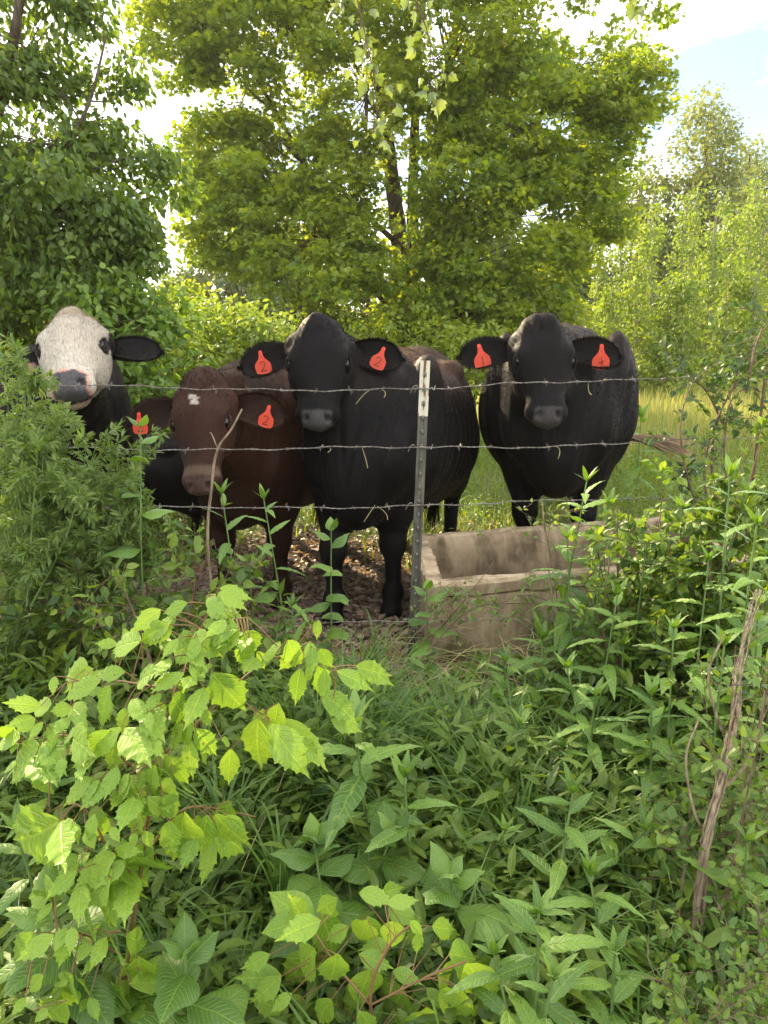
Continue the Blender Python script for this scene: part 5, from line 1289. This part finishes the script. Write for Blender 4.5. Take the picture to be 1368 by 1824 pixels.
RW = [(1010, 960, 2.3), (1085, 900, 2.4), (1150, 985, 2.15), (1190, 930, 2.35), (1262, 1000, 1.95), (1330, 880, 2.1), (1100, 1060, 2.0), (1200, 1120, 1.8), (1290, 1150, 1.6), (1350, 1080, 1.75), (1060, 1240, 1.75), (1160, 1240, 1.6), (1365, 990, 2.0), (900, 1180, 2.2), (1010, 1190, 1.9), (930, 1290, 1.8)]
for k, (px, py, Y) in enumerate(RW):
    tall_weed((px, py), Y, 'leafy weed crowding the right side, %s from the left of that group' % ['first', 'second', 'third', 'fourth', 'fifth', 'sixth', 'seventh', 'eighth', 'ninth', 'tenth', 'eleventh', 'twelfth', 'thirteenth', 'fourteenth', 'fifteenth', 'sixteenth'][sorted(RW, key=lambda q: q[0] / 1.0 + q[1] * 1e-4).index((px, py, Y))], .125 * (.8 + .1 * Y), 15, lean=(rng.normal(0, .06), rng.normal(0, .05)), group='tall weeds crowding the right side')
# ---- shrubs with many fine leaves
def fine_shrub(name, label, cat, stems_px, Y, leafm, lsize, nleaf, tpl, spread=.06, bark=M_TWIG, group=None, side=3, jy=.12, sidelen=.16, r0=.006, ground=True, droop=.1):
    p0 = at(stems_px[0][0][0], stems_px[0][0][1], Y); g = np.array([p0[0], p0[1], gh(p0[0], p0[1]) if ground else p0[2]])
    root = empty(name, g, label, cat, group); sb = MB(); lb = MB(); pos, dr = [], []
    for sp in stems_px:
        yj = Y + rng.normal(0, jy); P = catmull([at(px, py, yj + .03 * k) - g for k, (px, py) in enumerate(sp)], 7)
        tube(sb, P, np.linspace(r0, r0 * .3, len(P)), 5)
        segs = [P]
        for _ in range(side * 2):
            i = rng.integers(2, len(P)); a = P[i]; d = nrm(P[min(i + 1, len(P) - 1)] - P[i - 1] + rng.normal(0, .75, 3)); b = a + d * sidelen * rng.uniform(.5, 1.4)
            Q = bez(a, b, (a + b) / 2 + rng.normal(0, .015, 3), 7); tube(sb, Q, np.linspace(r0 * .35, .0008, 7), 3, cap=False); segs.append(Q)
            for __ in range(2):
                i2 = rng.integers(2, 7); a2 = Q[i2]; b2 = a2 + nrm(d + rng.normal(0, .8, 3)) * sidelen * .5; Q2 = bez(a2, b2, None, 5); tube(sb, Q2, .0008, 3, cap=False); segs.append(Q2)
        tot = sum(len(s_) for s_ in segs)
        for Q in segs:
            m = max(4, int(nleaf * len(Q) / tot * (1.0 if Q is not P else .5))); i = rng.integers(0, len(Q) - 1, m); t = rng.random((m, 1))
            b = Q[i] * (1 - t) + Q[i + 1] * t; ax = nrm(Q[i + 1] - Q[i]); o = nrm(np.cross(ax, rng.normal(0, 1, (m, 3))))
            pos.append(b + o * .004); dr.append(o + ax * .7 - np.array([0, 0, droop]))
    pos, dr = np.concatenate(pos), np.concatenate(dr); n_ = len(pos)
    leaves(lb, tpl, pos, dr, rng.normal(0, .5, (n_, 3)) + np.array([0, -.2, .9]), lsize * rng.uniform(.6, 1.3, n_))
    sb.obj('stems', bark, root); tag(lb.obj('foliage', leafm, root), kind='stuff')
    return root
def fan(cx, y0, tops, jit=25): return [[(cx + (t[0] - cx) * .1 + random.uniform(-jit, jit), y0), (cx + (t[0] - cx) * .55 + random.uniform(-10, 10), y0 + (t[1] - y0) * .5), t] for t in tops]
fine_shrub('privet_bush', 'grey green small leaved bush half hiding the white faced cow', 'bush', fan(60, 1080, [(10, 660), (40, 640), (68, 790), (95, 800), (30, 740), (110, 830), (150, 830), (38, 620), (175, 850), (5, 760), (125, 820), (205, 850), (-30, 700), (-60, 680), (-20, 630), (80, 760), (240, 900), (170, 800), (138, 850), (60, 700), (20, 700), (50, 800), (100, 860)]), 2.45, L_PRIVET, .030, 900, T_LANCE, side=5, sidelen=.11, jy=.14, r0=.004, bark=M_STEM)
fine_shrub('yellowish_bush', 'feathery yellow green bush under the lying dark calf at left', 'bush', fan(190, 1080, [(150, 850), (190, 850), (230, 870), (270, 900), (110, 900), (300, 960), (200, 900), (250, 820)]), 2.5, L_PRIVET, .027, 700, T_LANCE, side=5, sidelen=.11, jy=.12, r0=.0035, bark=M_STEM)
fine_shrub('leafy_bush', 'dark leafy bush low in front of the brown cow', 'bush', fan(300, 1200, [(330, 930), (260, 1000), (380, 960), (420, 1000), (300, 1040), (200, 1010), (460, 1060), (150, 1050), (350, 1020), (90, 1030), (30, 1020), (-20, 1000)]), 2.35, L_UNDER, .042, 110, T_OVAL, side=4, sidelen=.14, jy=.2)
fine_shrub('bramble', 'arching dark bramble with small leaves at the right over the fence', 'bramble', [[(1290, 1000), (1270, 860), (1275, 760), (1320, 660), (1350, 600), (1390, 560)], [(1270, 960), (1255, 830), (1290, 720), (1350, 640), (1400, 620)], [(1265, 960), (1225, 850), (1212, 760), (1230, 690), (1262, 655)], [(1300, 900), (1290, 800), (1300, 720), (1330, 690), (1360, 700)], [(1330, 700), (1345, 620), (1368, 570), (1400, 540)], [(1290, 760), (1260, 700), (1230, 670)]], 2.9, L_ROSE, .034, 190, T_OVAL, side=4, sidelen=.14, jy=.06)
fine_shrub('bramble', 'dense low bramble in front of the trough\'s right end', 'bramble', fan(1250, 1220, [(1190, 960), (1240, 900), (1290, 940), (1340, 960), (1160, 1010), (1380, 900), (1320, 840), (1140, 1080), (1270, 1020), (1370, 1060), (1210, 1090), (1265, 820), (1350, 800), (1300, 1080)]), 2.3, L_UNDER, .033, 760, T_OVAL, side=5, sidelen=.13, jy=.2)
fine_shrub('wild_rose', 'thin rose shoots with tiny leaves over the trough rim', 'shrub', [[(1060, 1250), (1075, 1050), (1080, 950), (1100, 900)], [(770, 1130), (810, 1090), (850, 1040), (880, 1000)], [(760, 1160), (840, 1085), (930, 1075), (985, 1080)], [(1010, 1200), (990, 1050), (975, 960), (965, 900)], [(1040, 1180), (1000, 1090), (940, 1060), (890, 1075)], [(745, 1190), (775, 1130), (800, 1100), (812, 1040)]], 2.55, L_PRIVET, .022, 80, T_OVAL, side=4, sidelen=.12, jy=.05, r0=.003)
fine_shrub('wild_rose', 'leafy rose bush at the bottom right corner with round leaflets', 'shrub', fan(1330, 1900, [(1270, 1700), (1320, 1680), (1368, 1690), (1230, 1760), (1290, 1760), (1390, 1740), (1350, 1620), (1200, 1800)]), 1.0, L_BRIGHT, .017, 170, T_OVAL, side=5, sidelen=.07, jy=.06, r0=.002)
fine_shrub('wild_rose', 'climbing rose with bright leaves around the dead vine trunk', 'shrub', fan(1300, 1620, [(1250, 1180), (1310, 1150), (1360, 1190), (1290, 1290), (1350, 1330), (1380, 1420), (1230, 1330), (1330, 1480), (1370, 1260), (1200, 1420), (1160, 1500), (1390, 1100)]), 1.32, L_BRIGHT, .024, 150, T_OVAL, side=5, sidelen=.12, jy=.10, r0=.0025)

# ---- the dead vine trunk, several strands twisted together
dv = empty('dead_vine', (*at(1238, 1700, 1.2)[:2], 0), 'twisted dead brown vine trunk climbing at the right foreground', 'vine')
o_ = np.array([*at(1238, 1700, 1.2)[:2], 0])
ctl = np.array([at(1228, 1790, 1.19), at(1240, 1680, 1.2), at(1248, 1590, 1.21), at(1258, 1500, 1.22), at(1278, 1410, 1.24), at(1298, 1330, 1.27), at(1310, 1260, 1.30), at(1318, 1190, 1.36), at(1332, 1120, 1.42), at(1352, 1050, 1.50)]) - o_
ctl = np.concatenate([[np.array([-.02, .03, gh(*(o_[:2])) - .03])], ctl]); P = catmull(ctl, 9)
for k in range(5):
    mb = MB(); a = np.linspace(0, 9 + k, len(P)) + k * 1.3; rr = .0045 + .0013 * k
    Q = P + np.stack([np.cos(a) * rr, np.sin(a) * rr, 0 * a], -1) + rng.normal(0, .0007, P.shape)
    tube(mb, Q, (.0062, .0046, .0034, .0028, .0022)[k] * np.linspace(1.2, .28, len(P)), 7); mb.obj('strand', M_VINE, dv, smooth=True)
for k, pts in enumerate([[(1262, 1500), (1235, 1440), (1222, 1350), (1245, 1280)], [(1282, 1410), (1330, 1360), (1350, 1300), (1362, 1230)], [(1252, 1590), (1300, 1520), (1335, 1440), (1330, 1380)], [(1300, 1330), (1275, 1270), (1262, 1200), (1290, 1130)]]):
    mb = MB(); tube(mb, catmull([at(px, py, 1.24 + .02 * k) - o_ for px, py in pts], 7), np.linspace(.0032, .0016, 22), 5); mb.obj('tendril', M_VINE, dv, smooth=True)
fine_shrub('bramble', 'leafy bramble rising in front of the trough\'s right half', 'bramble', fan(1120, 1230, [(1060, 960), (1100, 900), (1150, 930), (1180, 880), (1040, 1040), (1220, 1000), (1130, 1010), (1090, 1080)]), 2.3, L_BRIGHT, .032, 220, T_OVAL, side=5, sidelen=.12, jy=.1)
# bare stalks of last year in front of the trough
for k, (pts, Y, lb) in enumerate([([(1055, 1330), (1070, 1150), (1085, 1000), (1078, 940)], 2.3, 'dry brown stalk standing before the trough'), ([(1005, 1200), (985, 1080), (972, 960), (965, 890)], 2.4, 'thin dry stalk left of the other before the trough'), ([(1190, 1800), (1205, 1700), (1215, 1580), (1220, 1540)], 1.25, 'broken dry stalk left of the dead vine'), ([(760, 1225), (810, 1260), (850, 1290), (880, 1305)], 2.3, 'dry bent stalk on the ground below the trough')]):
    o_ = np.array([*at(*pts[0], Y)[:2], 0]); e = empty('dry_stalk', o_, lb, 'stalk', 'dry stalks among the weeds'); mb = MB()
    Pp = [at(px, py, Y) - o_ for px, py in pts]; Pp = [np.array([Pp[0][0], Pp[0][1], -.01])] + Pp if k != 3 else Pp
    tube(mb, catmull(Pp, 6), np.linspace(.0045, .002, (len(Pp) - 1) * 6 + 1), 5); mb.obj('stem', M_VINE, e)

# tangle of last year's dry stems low under the trough and the fence
mb = MB()
for _ in range(420):
    x0 = rng.uniform(-1.2, 1.4); y0 = rng.uniform(1.7, 3.0); a = rng.random() * 6.28; ln = rng.uniform(.12, .5); z0 = gh(x0, y0) + rng.uniform(.01, .12)
    p0 = np.array([x0, y0, z0]); p1 = p0 + np.array([math.cos(a) * ln, math.sin(a) * ln, rng.uniform(-.05, .12)]); p1[2] = max(p1[2], gh(p1[0], p1[1]) + .008)
    tube(mb, bez(p0, p1, (p0 + p1) / 2 + np.array([0, 0, .04 + .05 * rng.random()]) + rng.normal(0, .03, 3), 6), np.linspace(.0022, .0009, 6), 4, rng.random(), cap=False)
tag(mb.obj('dry_stems', M_STRAW), 'tangle of dry dead stems lying under the weeds by the fence', 'dead stems', None, 'stuff')
# ------------------------------------------------------------------ stuff: undergrowth, grasses, field
def undergrowth(name, label, cat, n, box, hf, leafm, lsize, per, tpl, dens, stem=True, cl=.0):
    x, y = scatter(n, *box, dens); m = len(x); z = gz(x, y); h = hf(x, y) * rng.uniform(.45, 1.1, m)
    lb = MB(); az = rng.random(m) * 6.28; lean_ = rng.normal(0, .16, (m, 2)) * h[:, None]
    k = np.tile(np.arange(per), m); i = np.repeat(np.arange(m), per); f = .25 + .75 * (k + .5) / per
    pos = np.stack([x[i] + lean_[i, 0] * f ** 2, y[i] + lean_[i, 1] * f ** 2, z[i] + h[i] * f], -1)
    a = az[i] + k * 2.4 + rng.normal(0, .3, len(i)); el = rng.normal(.1, .3, len(i)) + .5 * f ** 3
    d = np.stack([np.cos(a) * np.cos(el), np.sin(a) * np.cos(el), np.sin(el)], -1)
    nv = np.stack([-np.cos(a) * np.sin(el), -np.sin(a) * np.sin(el), np.cos(el)], -1) + rng.normal(0, .25, (len(i), 3))
    off = rng.uniform(.0, .03, (len(i), 1)); pos = pos + d * off
    hue = np.clip(rng.random(m)[i] * .6 + .4 * rng.random(len(i)), 0, 1)
    leaves(lb, tpl, pos, d, nv, lsize * rng.uniform(.55, 1.35, len(i)) * (1.15 - .45 * f), hue)
    if stem:
        s0 = np.stack([x, y, z], -1); s1 = s0 + np.stack([lean_[:, 0] * .3, lean_[:, 1] * .3, h * .55], -1); s2_ = s0 + np.stack([lean_[:, 0], lean_[:, 1], h], -1)
        w = .0015; ox = np.array([w, 0, 0]); oy_ = np.array([0, w, 0])
        V = np.stack([s0 - ox, s0 + ox, s1 + ox, s1 - ox, s2_], 1).reshape(-1, 3); q = np.arange(m)[:, None] * 5
        lb.add(V, np.concatenate([q + [0, 1, 2], q + [0, 2, 3], q + [3, 2, 4]]), .6)
    return tag(lb.obj(name, leafm), label, cat, None, 'stuff')
def hmap(x, y):
    """height of the low growth: knee high near the camera, low at the fence and the mud"""
    h = .20 + .11 * smooth(1.2, 2.0, y)
    h = h * (1 - .75 * smooth(2.35, 2.75, y) * smooth(-.9, -.5, x) * (1 - smooth(.2, .5, x)))
    h = h + .22 * smooth(.7, 1.5, x) * smooth(1.6, 2.2, y) + .12 * smooth(-.8, -1.5, x) * smooth(1.9, 2.3, y)
    h = h * (1 - .45 * smooth(-.2, .1, x) * (1 - smooth(.55, .8, x)) * smooth(1.7, 2.2, y))
    h = h * (1 - .45 * (1 - smooth(-.15, .1, x)) * (1 - smooth(1.5, 1.8, y)))
    return np.clip(h, .05, .7)
def dens_fg(x, y):
    vis = np.abs(x) < .62 * y + .35
    gap = smooth(2.3, 2.6, y) * smooth(-.75, -.5, x) * (1 - smooth(.15, .4, x))
    gap2 = smooth(2.05, 2.3, y) * smooth(-.35, -.1, x) * (1 - smooth(.6, .85, x))
    return vis * (1 - .85 * gap) * (1 - .85 * gap2) * (1 - .6 * mudf(x, y))
undergrowth('undergrowth', 'dense low leafy undergrowth covering the foreground bank', 'undergrowth', 3400, (-2.4, 2.4, .75, 3.0), hmap, L_UNDER, .050, 13, T_OVAL, dens_fg)
undergrowth('lance_undergrowth', 'narrow leaved green shoots standing through the foreground growth', 'undergrowth', 620, (-2.3, 2.3, 1.0, 2.9), lambda x, y: hmap(x, y) * 1.35 + .04, L_UNDER, .085, 12, T_LANCE, dens_fg)
undergrowth('vine_undergrowth', 'small bright leaves creeping through the lower foreground', 'undergrowth', 1300, (-1.6, 1.6, .7, 1.9), lambda x, y: hmap(x, y) * .8, L_BRIGHT, .036, 13, T_OVAL, dens_fg)
undergrowth('pasture_weeds', 'leafy weeds in the pasture behind the cows', 'weeds', 3000, (-6, 7, 4.3, 10), lambda x, y: .22 + .22 * smooth(.8, 1.6, x), L_BRIGHT, .075, 10, T_LANCE, lambda x, y: (np.abs(x) < .62 * y + .4) * (1 - mudf(x, y)))

def grass(name, label, n, box, hf, mat, w, dens, bend=.5, seg=3):
    x, y = scatter(n, *box, dens); m = len(x); z = gz(x, y); h = hf(x, y) * rng.uniform(.5, 1.2, m); az = rng.random(m) * 6.28; bd = bend * rng.uniform(.2, 1.3, m) * h
    dirx, diry = np.cos(az), np.sin(az); V = []
    sx_, sy_ = -diry, dirx; ww = w * rng.uniform(.6, 1.4, m)
    for k in range(seg + 1):
        f = k / seg; cxp = x + dirx * bd * f ** 2; cyp = y + diry * bd * f ** 2; cz = z + h * (f - .25 * f ** 3 * bend)
        t_ = ww * (1 - f ** 1.5) + .0003
        if k < seg: V += [np.stack([cxp - sx_ * t_, cyp - sy_ * t_, cz], -1), np.stack([cxp + sx_ * t_, cyp + sy_ * t_, cz], -1)]
        else: V += [np.stack([cxp, cyp, cz], -1)]
    V = np.stack(V, 1); kk = V.shape[1]; q = np.arange(m)[:, None] * kk; F = []
    for k in range(seg - 1): F += [q + [2 * k, 2 * k + 1, 2 * k + 3], q + [2 * k, 2 * k + 3, 2 * k + 2]]
    F += [q + [2 * seg - 2, 2 * seg - 1, 2 * seg]]
    gb = MB(); gb.add(V.reshape(-1, 3), np.concatenate(F), np.repeat(rng.random(m), kk))
    return tag(gb.obj(name, mat), label, 'grass', None, 'stuff')
clump = lambda x, y: smooth(-.1, .5, np.sin(4.3 * x + 1.2) * np.sin(3.7 * y + .5 * x) + .35 * np.sin(9 * x - 5 * y))
grass('foreground_grass', 'long arching green grass blades between the foreground weeds', 11000, (-2.2, 2.2, .8, 2.9), lambda x, y: hmap(x, y) * 1.25 + .06, L_GRASS, .0045, lambda x, y: dens_fg(x, y) * (.1 + .9 * clump(x, y)) * (.35 + .65 * ((x > -.3) & (x < .6))), .9, 6)
grass('pasture_grass', 'sunlit green pasture grass behind the cows', 30000, (-9, 10, 4.2, 13), lambda x, y: .20 + .14 * smooth(1, 2.5, x) * smooth(5, 7, y), L_PASTURE, .004, lambda x, y: (np.abs(x) < .60 * y + .5) * (1 - mudf(x, y)), .5, 3)
grass('tall_dry_grass', 'tall pale yellow grass of the field at the right', 34000, (1.2, 15, 7.5, 19), lambda x, y: .48 + .22 * np.sin(x * 1.3 + y) ** 2, L_FIELD, .005, lambda x, y: (x < .62 * y + .5) & (x > .16 * y), .25, 3)
grass('far_field_grass', 'distant grass of the pasture', 16000, (-16, 24, 12, 36), lambda x, y: .5 + 0 * x, L_FIELD, .013, lambda x, y: np.abs(x) < .62 * y + .5, .3, 2)
# ------------------------------------------------------------------ the thin evening haze in the air
hm, nt = newmat('haze_air'); out = N(nt, 'ShaderNodeOutputMaterial'); pv = N(nt, 'ShaderNodeVolumePrincipled')
pv.inputs['Color'].default_value = (.97, .93, .82, 1); pv.inputs['Density'].default_value = .0010; pv.inputs['Anisotropy'].default_value = .3
nt.links.new(pv.outputs[0], out.inputs['Volume'])
mb = MB(); V = [(x, y, z) for x in (-124, 124) for y in (-120, 127) for z in (-2, 22)]
mb.add(V, [[0, 1, 3, 2], [4, 6, 7, 5], [0, 4, 5, 1], [2, 3, 7, 6], [0, 2, 6, 4], [1, 5, 7, 3]])
hz_o = tag(mb.obj('haze', hm), 'thin warm haze hanging in the evening air over the pasture', None, None, 'stuff')
